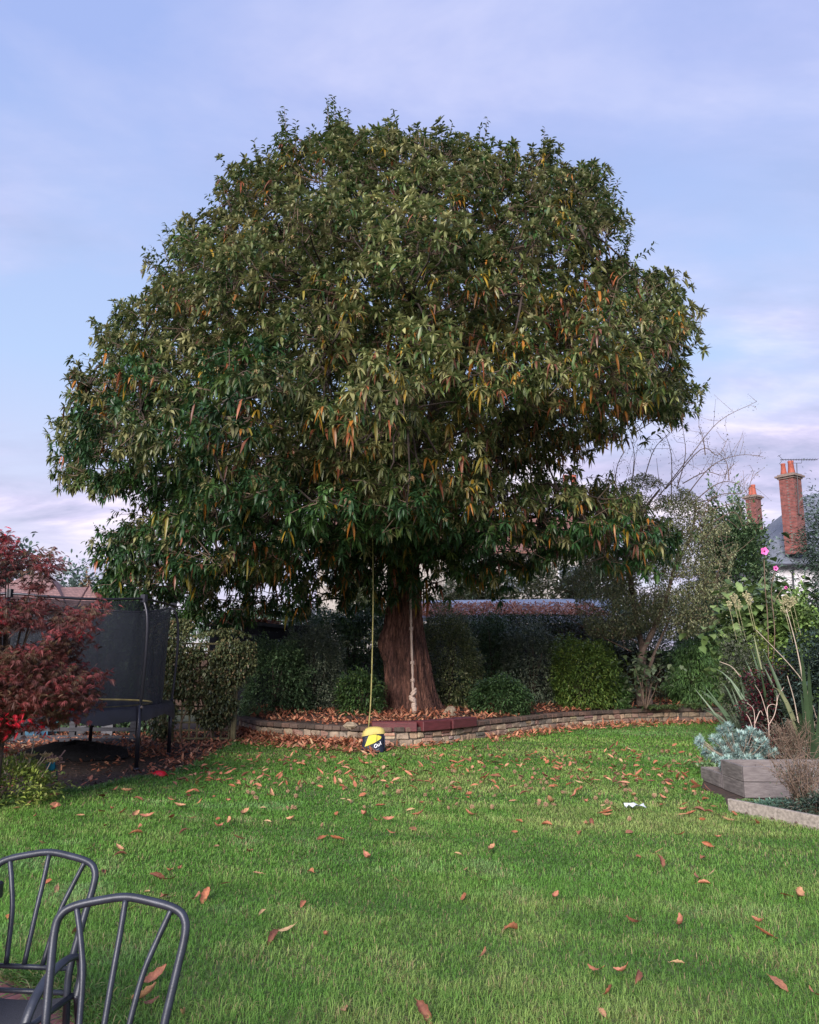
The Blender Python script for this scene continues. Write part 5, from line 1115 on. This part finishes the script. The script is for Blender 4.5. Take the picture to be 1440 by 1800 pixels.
# ================================================================== BAG AT THE END OF THE ROPE
def bag():
    c = G(652, 1323); Yb = c[1]; e = empty('rope_bag', (c[0] + .03, Yb, 0), 'yellow and navy rope bag standing on the leaves under the thin rope', 'bag'); e.rotation_euler = (0, 0, .12)
    M_y = mat('yellow_fabric', (.62, .55, .06), .6, bump=.3, bscale=25); M_y2 = mat('yellow_top_fabric', (.52, .42, .13), .7, bump=.4, bscale=18); M_n = mat('navy_fabric', (.010, .014, .035), .6, bump=.4, bscale=20, noise=.3); M_w = mat('white_print', (.8, .8, .85), .6)
    # superellipse body: rounded front, leaning slightly
    def sec(z):                                   # half width, half depth
        t = z / .40; return .205 - .02 * t - .06 * max(0, t - .75) ** 1.2, .13 - .03 * t
    def body(z0, z1, sc=1.0, n=36, m=12, col=None):
        V = []; F = []
        for i in range(m + 1):
            z = z0 + (z1 - z0) * i / m; w_, d_ = sec(z); w_ *= sc; d_ *= sc
            for k in range(n):
                a = 6.283 * k / n; ca, sa = math.cos(a), math.sin(a); r = (abs(ca) ** 2.8 + abs(sa) ** 2.8) ** (-1 / 2.8); V.append((w_ * r * ca + .06 * z, d_ * r * sa, z))
        for i in range(m):
            for k in range(n): F.append((i * n + k, i * n + (k + 1) % n, (i + 1) * n + (k + 1) % n, (i + 1) * n + k))
        F += [tuple(range(n))[::-1], tuple(m * n + k for k in range(n))]; return V, F
    mb = MB(); mb.add(*body(0.0, .40)); mb.build('bag_body', M_n, e, smooth=True, world=False)
    # soft yellow hood on top
    V = []; F = []; n = 30; m = 8
    for i in range(m + 1):
        t = i / m; z = .335 + .12 * math.sin(t * math.pi / 2); sc = math.cos(t * math.pi / 2) ** .6 if i < m else .02; w_, d_ = .21, .125
        for k in range(n):
            a = 6.283 * k / n; ca, sa = math.cos(a), math.sin(a); r = (abs(ca) ** 2.6 + abs(sa) ** 2.6) ** (-1 / 2.6) * (1 + .03 * math.sin(5 * a + 2 * t))
            drop = -.05 * max(0, -ca) * (1 - t) ; V.append((w_ * sc * r * ca + .02, d_ * sc * r * sa, z + drop))
    for i in range(m):
        for k in range(n): F.append((i * n + k, i * n + (k + 1) % n, (i + 1) * n + (k + 1) % n, (i + 1) * n + k))
    mb = MB(); mb.add(V, F); mb.build('hood', M_y2, e, smooth=True, world=False)
    # window panel of yellow cloth on the front and white lettering, laid a little proud of the body
    def front(x, z):
        w_, d_ = sec(z); xx = (x - .06 * z) / w_; xx = max(-.97, min(.97, xx)); return -d_ * (1 - abs(xx) ** 2.8) ** (1 / 2.8)
    def patch(poly, nx=24, nz=16, off=.006):
        pa = np.array(poly); lo, hi = pa.min(0), pa.max(0); X = np.linspace(lo[0], hi[0], nx); Z = np.linspace(lo[1], hi[1], nz); V = []; F = []; 
        for z in Z:
            xs = []
            for i in range(len(poly)):
                (xa, za), (xb, zb) = poly[i - 1], poly[i]
                if (za - z) * (zb - z) <= 0 and za != zb: xs.append(xa + (xb - xa) * (z - za) / (zb - za))
            if not xs: xs = [poly[0][0]] * 2
            l, r = min(xs), max(xs)
            for k in range(nx): x = l + (r - l) * k / (nx - 1); V.append((x, front(x, z) - off, z))
        for i in range(nz - 1):
            for k in range(nx - 1): F.append((i * nx + k, i * nx + k + 1, (i + 1) * nx + k + 1, (i + 1) * nx + k))
        return V, F
    mb = MB(); mb.add(*patch([(-.15, .115), (.02, .18), (.14, .25), (.155, .29), (.05, .325), (-.06, .325), (-.085, .29)])); mb.build('yellow_panel', M_y, e, world=False)
    mb = MB(); mb.add(*patch([(.058, .19), (.066, .19), (.075, .325), (.067, .325)], 3, 12, .010)); mb.build('seam', M_n, e, world=False)
    # white letters sloping up to the right
    def stroke(mb, pts, r=.0085):
        q = [(x, front(x, z) - .010, z) for x, z in pts]; mb.tube(q, r, 6)
    mb = MB(); ang = .42
    def L_(cx, cz, pts): return [(cx + x * math.cos(ang) - z * math.sin(ang) * .6, cz + x * math.sin(ang) + z * math.cos(ang)) for x, z in pts]
    stroke(mb, L_(.045, .125, [(.028, .022), (.012, .032), (-.010, .028), (-.022, .008), (-.020, -.014), (-.004, -.028), (.016, -.024), (.026, -.008), (.008, -.004)]))
    stroke(mb, L_(.098, .148, [(-.016, .018), (-.018, -.012), (-.004, -.024), (.012, -.016), (.014, .018), (.014, -.022)]))
    stroke(mb, L_(.136, .172, [(.0, .036), (.0, -.020), (.010, -.024)]))
    mb.build('lettering', M_w, e, world=False)
    mb = MB(); stroke(mb, [(-.03, .035), (.03, .045), (.08, .065), (.11, .08)], .004); mb.build('grey_piping', mat('grey_piping', (.25, .28, .33), .5), e, world=False)
    mb = MB(); mb.tube([(.20, -.03, .0), (.215, -.06, .15), (.21, -.06, .28), (.17, -.03, .36)], .012, 6); mb.build('strap', M_n, e, smooth=True, world=False)
bag()

# ================================================================== RIGHT: RAISED PLANTERS
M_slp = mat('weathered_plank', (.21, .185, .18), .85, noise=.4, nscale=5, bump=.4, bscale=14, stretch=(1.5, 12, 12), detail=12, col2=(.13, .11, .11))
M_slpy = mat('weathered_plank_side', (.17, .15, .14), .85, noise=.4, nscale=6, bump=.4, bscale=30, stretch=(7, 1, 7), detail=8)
def planter(name, x0, x1, y0, y1, h, rows, lab, soil=True):
    e = empty(name, ((x0 + x1) / 2, (y0 + y1) / 2, 0), lab, 'planter', 'weathered timber planters on the right'); bh = h / rows; t = .045
    for r_ in range(rows):
        z = bh * (r_ + .5)
        mb = MB(); mb.bevbox(((x0 + x1) / 2, y0 + t / 2, z), (x1 - x0, t, bh - .006), .004); mb.build('front_board', M_slp, e)
        mb = MB(); mb.bevbox(((x0 + x1) / 2, y1 - t / 2, z), (x1 - x0, t, bh - .006), .004); mb.build('back_board', M_slp, e)
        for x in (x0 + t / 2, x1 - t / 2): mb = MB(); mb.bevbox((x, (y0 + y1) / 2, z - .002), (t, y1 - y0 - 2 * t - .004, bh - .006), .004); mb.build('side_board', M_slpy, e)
    mb = MB(); mb.box((x0 + t + .035, y0 + t + .035, h / 2 - .01), (.06, .06, h - .03)); mb.build('corner_post', M_slp, e)
    mb = MB(); mb.box(((x0 + x1) / 2, (y0 + y1) / 2, h / 2 - .05), (x1 - x0 - 2 * t - .01, y1 - y0 - 2 * t - .01, h - .1)); mb.build('soil', M_soil, e)
    return e
fc = G(1310, 1403); X0 = fc[0]; Y0 = fc[1]; print('planter', fc)
planter('timber_planter', X0, X0 + 1.9, Y0, Y0 + .72, .37, 2, 'taller two plank weathered timber planter with bare soil, on the right')
lc = G(1238, 1385); planter('timber_planter', lc[0] + .22, X0 + 1.2, Y0 + .76, Y0 + 1.5, .18, 1, 'low timber planter under the silver blue plant, behind the taller one')
a = G(1283, 1427); b = G(1520, 1477); an = math.atan2(b[1] - a[1], b[0] - a[0]); L = np.hypot(*(b - a)[:2])
e = empty('plank_edging', tuple(a), 'single pale plank edging with knots, slanting to the right edge in front of the planter', 'edging')
mb = MB(); m_ = (a + b) / 2; mb.bevbox((m_[0], m_[1], .065), (L, .045, .15), .004, an); mb.build('plank', mat('pale_plank', (.30, .26, .225), .85, noise=.35, nscale=5, bump=.3, bscale=30, stretch=(1, 7, 7)), e)
mb = MB()
for s in (.16, .37, .55, .78): q_ = a + (b - a) * s; mb.lathe((q_[0] + .025 * math.sin(an), q_[1] - .0255 * math.cos(an), .06 + .03 * math.sin(s * 30)), [(.001, -.012), (.016, -.004), (.016, .004), (.001, .012)], 8)
mb.build('knot', mat('knot', (.09, .06, .05), .8), e)


def rosette_plant():
    ce = P(1294, 1320, Y0 + 1.9); e = empty('silver_spurge', (ce[0], Y0 + 1.9, .15), 'silver blue spurge with whorled tips growing over the timber planter', 'plant')
    pts = [(1226, 1305), (1240, 1322), (1262, 1318), (1255, 1295), (1268, 1282), (1282, 1276), (1300, 1286), (1285, 1296), (1305, 1300), (1320, 1282), (1335, 1290), (1328, 1303), (1345, 1312), (1358, 1322), (1342, 1326), (1325, 1322), (1300, 1322), (1278, 1330), (1252, 1332), (1268, 1306), (1292, 1310), (1312, 1312), (1232, 1300), (1285, 1342), (1300, 1340), (1318, 1340), (1335, 1342), (1268, 1340), (1345, 1300), (1310, 1290), (1275, 1320), (1290, 1330), (1330, 1332), (1316, 1330), (1305, 1346), (1322, 1347)]
    PB = []; DD = []; LL = []; CO = []; mb = MB(); base = np.array([ce[0] + .08, Y0 + 2.0, .15])
    for (px, py) in pts * 2:
        px += random.uniform(-5, 5); py += random.uniform(-4, 4)
        Yc_ = Y0 + 1.85 + random.uniform(-.5, .25) if py < 1330 else Y0 + 1.3 + random.uniform(-.25, .2); c = P(px, py, Yc_); ax = norm(c - base + [0, -.1, .25]); mb.tube([base, base * .4 + c * .6 - [0, 0, .03], c], [.010, .008, .006], 5)
        n = 110; s = rng.random(n) ** .7; b_ = c - ax * (.11 * (1 - s))[:, None]; lat = norm(np.cross(np.tile(ax, (n, 1)), rng.normal(0, 1, (n, 3)))); PB.append(b_); DD.append(lat + ax * (.15 + 1.0 * s[:, None])); LL.append(rng.uniform(.06, .10, n)); CO.append(pick([((.32, .46, .42), 4), ((.44, .58, .54), 3), ((.19, .31, .29), 2)], n))
    leaf_obj('foliage', leaf_arrays(np.concatenate(PB), np.concatenate(DD), np.concatenate(LL), .0115, .05, np.concatenate(CO), simple=True), M_leaf2, e); mb.build('stem', M_twigpale, e)
rosette_plant()
def tuft(name, lab, cat, px, py, Y, z, n, L, w_, pal, spread, lean=(0, 0), droop=.6, up=1.0):
    c = P(px, py, Y); p = np.c_[c[0] + rng.normal(0, spread, n), Y + rng.normal(0, spread * .6, n), np.full(n, z)]
    D = np.c_[rng.normal(lean[0], .45, n), rng.normal(lean[1], .4, n), rng.uniform(.6, 1.1, n) * up]
    o = leaf_obj(name, leaf_arrays(p, D, rng.uniform(.5, 1.1, n) * L, w_, droop, pick(pal, n)), M_leaf2); tag(o, lab, cat)
tuft('grass_tuft', 'blue green grassy tuft in the soil just behind the slanting plank', 'plant', 1368, 1425, 9.35, .03, 700, .22, .012, [((.08, .17, .12), 3), ((.14, .24, .17), 2)], .11)
tuft('herb_patch', 'small mid green leafy herb beside the grassy tuft and the slanting plank corner', 'plant', 1318, 1415, 9.6, .03, 300, .11, .03, [((.08, .15, .05), 3), ((.14, .2, .08), 1), ((.2, .12, .07), .5)], .085)
tuft('herb_patch', 'green herb growing in the low planter under the spurge', 'plant', 1262, 1365, Y0 + 1.7, .15, 200, .16, .045, [((.10, .18, .07), 3), ((.2, .28, .12), 1)], .12)

# ------------------------------------------------------------------ right hand border plants
# strap leaved clumps
def strap(name, lab, px, py, Y, n, L, w_, pal, fan, lean=0, group=None, z=0.0):
    c = P(px, py, Y); V = []; F = []; C_ = []; mb = MB()
    for i in range(n):
        a = random.uniform(-1, 1); az = random.uniform(-.7, .7); d = np.array([a * fan + lean, math.sin(az) - .25, 1.0]); d = d / np.linalg.norm(d); l = L * random.uniform(.6, 1.1); b = np.array([c[0] + a * .12, Y + az * .12, z]); dr = random.uniform(.05, .6)
        sd = np.cross(d, [0, 1, .2]); sd /= np.linalg.norm(sd); col = pick(pal, 1)[0]; base = len(V); m = 8
        for k in range(m + 1):
            s = k / m; p = b + d * l * s + np.array([(a * fan + lean) * .35, -.1, -1]) * dr * l * s ** 3 * .7; ww = w_ * (math.sin(math.pi * min(1, .18 + s * .82)) ** .8) * (1 if s < .95 else .4)
            V += [p - sd * ww / 2, p + np.array([0, .25 * ww, -.25 * ww]), p + sd * ww / 2]; C_ += [col] * 3
        for k in range(m): F += [(base + 3 * k + j, base + 3 * k + j + 1, base + 3 * k + j + 4, base + 3 * k + j + 3) for j in (0, 1)]
    o = link(name, npmesh(name, np.array(V), [np.array(F)], np.array(C_)), M_leaf2); tag(o, lab, 'plant', group)
SPAL = [((.07, .12, .06), 4), ((.12, .17, .10), 2), ((.05, .085, .04), 3), ((.22, .24, .13), .7)]
strap('strap_leaf_clump', 'large clump of broad arching strap leaves above the red leaved shrub', 1372, 1290, 13.7, 60, 2.2, .05, SPAL, .36, -.08)
strap('strap_leaf_clump', 'clump of narrow arching leaves drooping over the end of the stone wall', 1318, 1280, 14.8, 42, 1.75, .038, [((.09, .14, .08), 4), ((.15, .2, .13), 2)], .4, -.22)
strap('strap_leaf_clump', 'upright strap leaves with pale edges at the right edge of the picture', 1432, 1330, 12.2, 22, 2.2, .07, SPAL, .35, -.05)
shrub('red_leaf_shrub', 'dark wine red small leaved shrub behind the planter', 'shrub', 1310, 1405, 1182, 13.0, 0, [((.13, .02, .03), 3), ((.07, .015, .025), 3), ((.03, .03, .03), 3), ((.05, .07, .05), 2)], 8000, .05, boxy=2.4)
shrub('border_shrub', 'dark blue green shrub at the right edge behind the planter', 'shrub', 1378, 1540, 1120, 12.4, 0, [((.035, .06, .05), 4), ((.06, .09, .075), 3), ((.02, .035, .03), 3)], 14000, .055, boxy=2.6)
shrub('border_shrub', 'wiry grey green shrub between the strap leaves and the stone wall end', 'shrub', 1262, 1348, 1128, 15.2, 0, [((.09, .10, .065), 4), ((.13, .14, .10), 3), ((.05, .065, .04), 3)], 7500, .05, .3, rough=.35)
shrub('border_shrub', 'fresh yellow green plant glowing between the fence and the strap leaves', 'shrub', 1315, 1362, 1112, 16.4, 0, [((.22, .30, .06), 4), ((.14, .22, .05), 3)], 1500, .10, .5, nstem=3)
broadleaf('fatsia', 'large light green leaved fatsia with pale round flower heads at the right', 'shrub', 1262, 1425, 1078, 17.5, 0, 2600, .24, [((.12, .19, .06), 4), ((.19, .27, .10), 3), ((.07, .12, .04), 3)], nst=26)
shrub('climber_mass', 'bright green leafy climber right of the pale flower heads', 'climber', 1368, 1440, 1068, 16.4, 0, [((.13, .22, .06), 4), ((.20, .29, .10), 3), ((.07, .12, .04), 3)], 7000, .085, .6, boxy=3)
e = empty('flower_heads', (P(1380, 1070, 16)[0], 16, 0), 'cream flower heads standing above the light green leaves at the right', 'flowers')
M_cream = mat('cream_flower', (.36, .33, .19), .8, noise=.2)
for (px, py, s) in [(1290, 1050, .8), (1312, 1045, .8), (1298, 1062, 1), (1282, 1062, .7), (1318, 1055, .8), (1376, 1052, 1.2), (1388, 1058, 1.2), (1380, 1068, 1.2), (1394, 1054, 1)]:
    c = P(px, py, 15.9); mb = MB()
    for _ in range(16): d = rng.normal(0, 1, 3); d /= np.linalg.norm(d); q_ = c + d * .085 * s; mb.tube([c - [0, 0, .12], q_], [.003, .004], 4); mb.lathe(q_, [(.004, -.014), (.017, -.004), (.015, .009), (.003, .014)], 6)
    mb.tube([(c[0] + .12, 15.95, c[2] - .7), c - [0, 0, .1]], .004, 4); mb.build('flower_head', M_cream, e)
# mallow with pink flowers
e = empty('pink_hibiscus', (P(1350, 1150, 16.2)[0], 16.2, 0), 'tall thin mallow stems with pink flowers in front of the white house', 'flower plant')
mb = MB(); st1 = smoothpath([P(1352, 1250, 16.2), P(1350, 1100, 16.2), P(1345, 1030, 16.2), P(1343, 972, 16.2)], 6); st2 = smoothpath([P(1352, 1240, 16.2), P(1362, 1120, 16.2), P(1356, 1040, 16.2), P(1363, 1002, 16.2)], 6)
mb.tube(st1, .009, 5); mb.tube(st2, .009, 5); mb.tube(smoothpath([P(1360, 1060, 16.2), P(1372, 1040, 16.2), P(1382, 1032, 16.2)], 5), .006, 5); mb.build('stem', M_twig, e)
lp = np.concatenate([np.array(st1)[8:], np.array(st2)[8:]]); lp = np.repeat(lp, 5, 0); lp = lp + rng.normal(0, .035, lp.shape); n = len(lp)
leaf_obj('foliage', leaf_arrays(lp, rng.normal(0, 1, (n, 3)), rng.uniform(.05, .09, n), .035, .4, pick([((.06, .08, .05), 1), ((.10, .10, .07), 1)], n)), M_leaf2, e)
for (px, py, r_) in [(1343, 969, .095), (1363, 999, .06), (1381, 1033, .04)]:
    c = P(px, py, 16.1); n = 5; az = np.arange(5) * 1.2566; D = np.c_[np.cos(az), np.full(5, -.35), np.sin(az)]; U = np.tile([0, -1., 0], (5, 1))
    arr = leaf_arrays(np.tile(c, (5, 1)), D, r_, r_ * 1.1, 0., np.tile([.75, .16, .48], (5, 1)), U=U, fold=.15); fl = leaf_obj('flower', arr, M_litter, e)
    mb = MB(); mb.lathe(c - [0, .03, 0], [(.002, -.018), (.02, 0), (.002, .018)], 8); mb.build('flower_eye', mat('dark_pink', (.25, .01, .06), .6), fl)
# bare pale twigs and canes
def twigs(name, lab, lines, Y, r, m, cat='twigs', group=None):
    mb = MB()
    for l in lines: pts = smoothpath([P(a, b, Y) for a, b in l], 4); mb.tube(pts, [r * (1 - .6 * k / len(pts)) for k in range(len(pts))], 6)
    tag(mb.build(name, m, smooth=True), lab, cat, group)
twigs('bare_twigs', 'bleached bare forked twigs standing behind the silver spurge', [[(1352, 1305), (1351, 1270), (1345, 1245), (1337, 1220), (1328, 1205)], [(1351, 1275), (1362, 1255), (1368, 1225), (1378, 1208)], [(1350, 1262), (1349, 1245), (1356, 1238), (1366, 1240)], [(1327, 1300), (1327, 1280), (1325, 1248), (1313, 1235)], [(1326, 1275), (1336, 1250), (1342, 1258)], [(1326, 1290), (1318, 1265), (1312, 1255)], [(1366, 1240), (1366, 1222)]], 12.3, .0075, mat('bleached_wood', (.50, .38, .32), .8, noise=.2))
CG = 'dry tan canes leaning in the right border'
for (l, lab) in [([(1420, 1320), (1405, 1275), (1396, 1230), (1384, 1188)], 'short dry cane leaning left in front of the dark border shrub'), ([(1440, 1300), (1425, 1250), (1415, 1205), (1385, 1165), (1330, 1108)], 'long pale dead stalk leaning far to the left across the strap leaves'), ([(1412, 1200), (1405, 1160), (1396, 1120), (1382, 1070)], 'tan stalk rising from the dark shrub to the cream flower heads'), ([(1446, 1310), (1432, 1250), (1420, 1225)], 'thin dry cane closest to the right edge of the picture'), ([(1302, 1190), (1286, 1172), (1265, 1163)], 'short greenish stalk sticking out to the left above the drooping leaves')]:
    twigs('dry_cane', lab, [l], 12.0 if l[0][0] > 1400 else 14, .011, M_twigpale, 'cane', CG)
# wiry dry plant at the right front
def wiry(name, lab, px, py, Y, n, h, sp, m, leafc):
    c = P(px, py, Y); e = empty(name, (c[0], Y, 0), lab, 'plant'); mb = MB(); lp = []
    for i in range(n):
        a = random.uniform(0, 6.28); r_ = random.random() * sp; t = np.array([c[0] + math.cos(a) * r_ - .1, Y + math.sin(a) * r_ * .6, h * random.uniform(.6, 1.1)]); b = np.array([c[0] + random.gauss(0, .08), Y + random.gauss(0, .05), 0]); md = b * .5 + t * .5 + rng.normal(0, .05, 3)
        mb.tube([b, md, t], [.005, .004, .0025], 4)
        for _ in range(4): q_ = md + (t - md) * random.random(); z_ = q_ + rng.normal(0, .07, 3) + [0, 0, .05]; mb.tube([q_, z_], [.003, .002], 3); lp += [z_, q_]
    mb.build('stem', m, e); lp = np.array(lp); n = len(lp)
    leaf_obj('foliage', leaf_arrays(np.repeat(lp, 3, 0) + rng.normal(0, .02, (3 * n, 3)), rng.normal(0, 1, (3 * n, 3)), rng.uniform(.012, .03, 3 * n), .012, 0., pick(leafc, 3 * n), simple=True), M_leaf2, e)
wiry('wiry_plant', 'purplish brown wiry dead plant in front of the planter at the right edge', 1425, 1440, 9.0, 75, .62, .36, M_twig, [((.09, .07, .06), 3), ((.06, .08, .05), 3), ((.15, .11, .1), 1)])
wiry('wiry_plant', 'dry brown seed head plant growing behind the planter at the right edge', 1405, 1330, 11.7, 90, .75, .55, M_twig, [((.12, .09, .06), 3), ((.25, .2, .15), 1.3), ((.06, .08, .05), 3)])
shrub('low_grey_plant', 'low dark green plant at the foot of the wiry plant, right edge', 'plant', 1392, 1520, 1400, 8.75, 0, [((.04, .07, .05), 3), ((.07, .10, .07), 2), ((.12, .10, .08), 1)], 2600, .045, .35, nstem=3)

# ================================================================== CHAIRS AND TABLE
def chair(name, lab):
    e = empty(name, (0, 0, 0), lab, 'chair', 'dark metal garden chairs on the patio')
    # local frame: the sitter looks towards -y; back leans to +y
    outer = smoothpath([(-.225, -.02, .05), (-.215, -.02, .30), (-.212, -.01, .46), (-.235, .045, .66), (-.250, .085, .79), (-.238, .100, .845), (-.195, .112, .873), (-.10, .122, .893), (0, .128, .905), (.10, .122, .893), (.195, .112, .873), (.238, .100, .845), (.250, .085, .79), (.235, .045, .66), (.212, -.01, .46), (.215, -.02, .30), (.225, -.02, .05)], 5)
    mb = MB(); mb.tube(outer, .0155, 12); mb.build('back_frame', M_metal, e, smooth=True, world=False)
    for s in (-1, 0, 1):
        top = (s * .185, .113, .872) if s else (0, .126, .9)
        pts = smoothpath([top, (s * .150, .085, .78) if s else (0, .09, .78), (s * .112, .045, .66) if s else (0, .048, .66), (s * .085, -.012, .47)], 6)
        mb = MB(); mb.tube(pts, .0112, 10); mb.build('back_bar', M_metal, e, smooth=True, world=False)
    for z, y, nm in ((.46, -.012, 'lower_back_rail'), (.365, -.02, 'rear_seat_rail')):
        mb = MB(); mb.tube([(-.212, y, z), (.212, y, z)], .0112, 10); mb.build(nm, M_metal, e, smooth=True, world=False)
    for s in (-1, 1):
        x = s * .255                   # arm and front leg in one bent flat tube
        pts = smoothpath([(x, -.02, .34), (x, .015, .42), (x, .0, .49), (x, -.06, .525), (x, -.15, .535), (x, -.28, .515), (x, -.38, .45), (x * .98, -.43, .35), (x * .96, -.46, .2), (x * .96, -.47, .0)], 6)
        mb = MB(); mb.tube(pts, .014, 12, sx=1.5); mb.build('arm', M_metal, e, smooth=True, world=False)
        mb = MB(); mb.tube([(s * .235, -.02, .355), (s * .24, -.43, .37)], .0125, 10); mb.build('side_rail', M_metal, e, smooth=True, world=False)
        mb = MB(); mb.tube(smoothpath([(x, -.02, .36), (x * .97, .03, .2), (x * .95, .07, 0)], 5), .0125, 10); mb.build('leg', M_metal, e, smooth=True, world=False)
    mb = MB(); mb.tube([(-.24, -.43, .37), (.24, -.43, .37)], .0125, 10); mb.build('front_rail', M_metal, e, smooth=True, world=False)
    V = []; F = []
    for i in range(9):
        for k in range(9): x = -.222 + .444 * k / 8; y = -.05 - .37 * i / 8; V.append((x, y, .360 - .018 * (1 - (x / .222) ** 2) + .012 * i / 8))
    for i in range(8):
        for k in range(8): F.append((i * 9 + k, i * 9 + k + 1, (i + 1) * 9 + k + 1, (i + 1) * 9 + k))
    mb = MB(); mb.add(V, F); mb.build('seat', mat('seat_mesh', (.035, .037, .050), .8, noise=.5, nscale=260, bump=.5, bscale=400), e, smooth=True, world=False)
    return e
def copy_tree(o, parent=None):
    c = o.copy(); COL.objects.link(c)
    if parent is not None: c.parent = parent
    for ch in list(o.children): copy_tree(ch, c)
    return c
CH1 = chair('garden_chair', 'dark blue grey metal garden chair nearest the viewer, at the lower left')
CH2 = copy_tree(CH1); CH2['label'] = 'dark metal garden chair with arm rest, behind the nearer one, cut by the left edge'
CH1.location = (-1.0, 2.87, 0); CH1.rotation_euler = (0, 0, R(-4)); CH1.scale = (.92, .92, .92)
CH2.location = (-1.565, 3.53, 0); CH2.rotation_euler = (0, 0, R(-6)); CH2.scale = (.92, .92, .92)
tc_ = P(9, 1547, 3.62)
TB = empty('garden_table', (tc_[0] - .5, 3.2, 0), 'dark metal garden table of which one corner shows at the left edge', 'table')
zt_ = tc_[2]; mb = MB(); mb.bevbox((tc_[0] - .55, 3.62 - .45, zt_ - .035), (1.1, .9, .07), .008); mb.build('table_top', M_metal, TB)
for sx in (-1, 1):
    for sy in (-1, 1): mb = MB(); mb.tube([(tc_[0] - .55 + sx * .45, 3.17 + sy * .36, 0), (tc_[0] - .55 + sx * .45, 3.17 + sy * .36, zt_ - .07)], .02, 8); mb.build('leg', M_metal, TB)
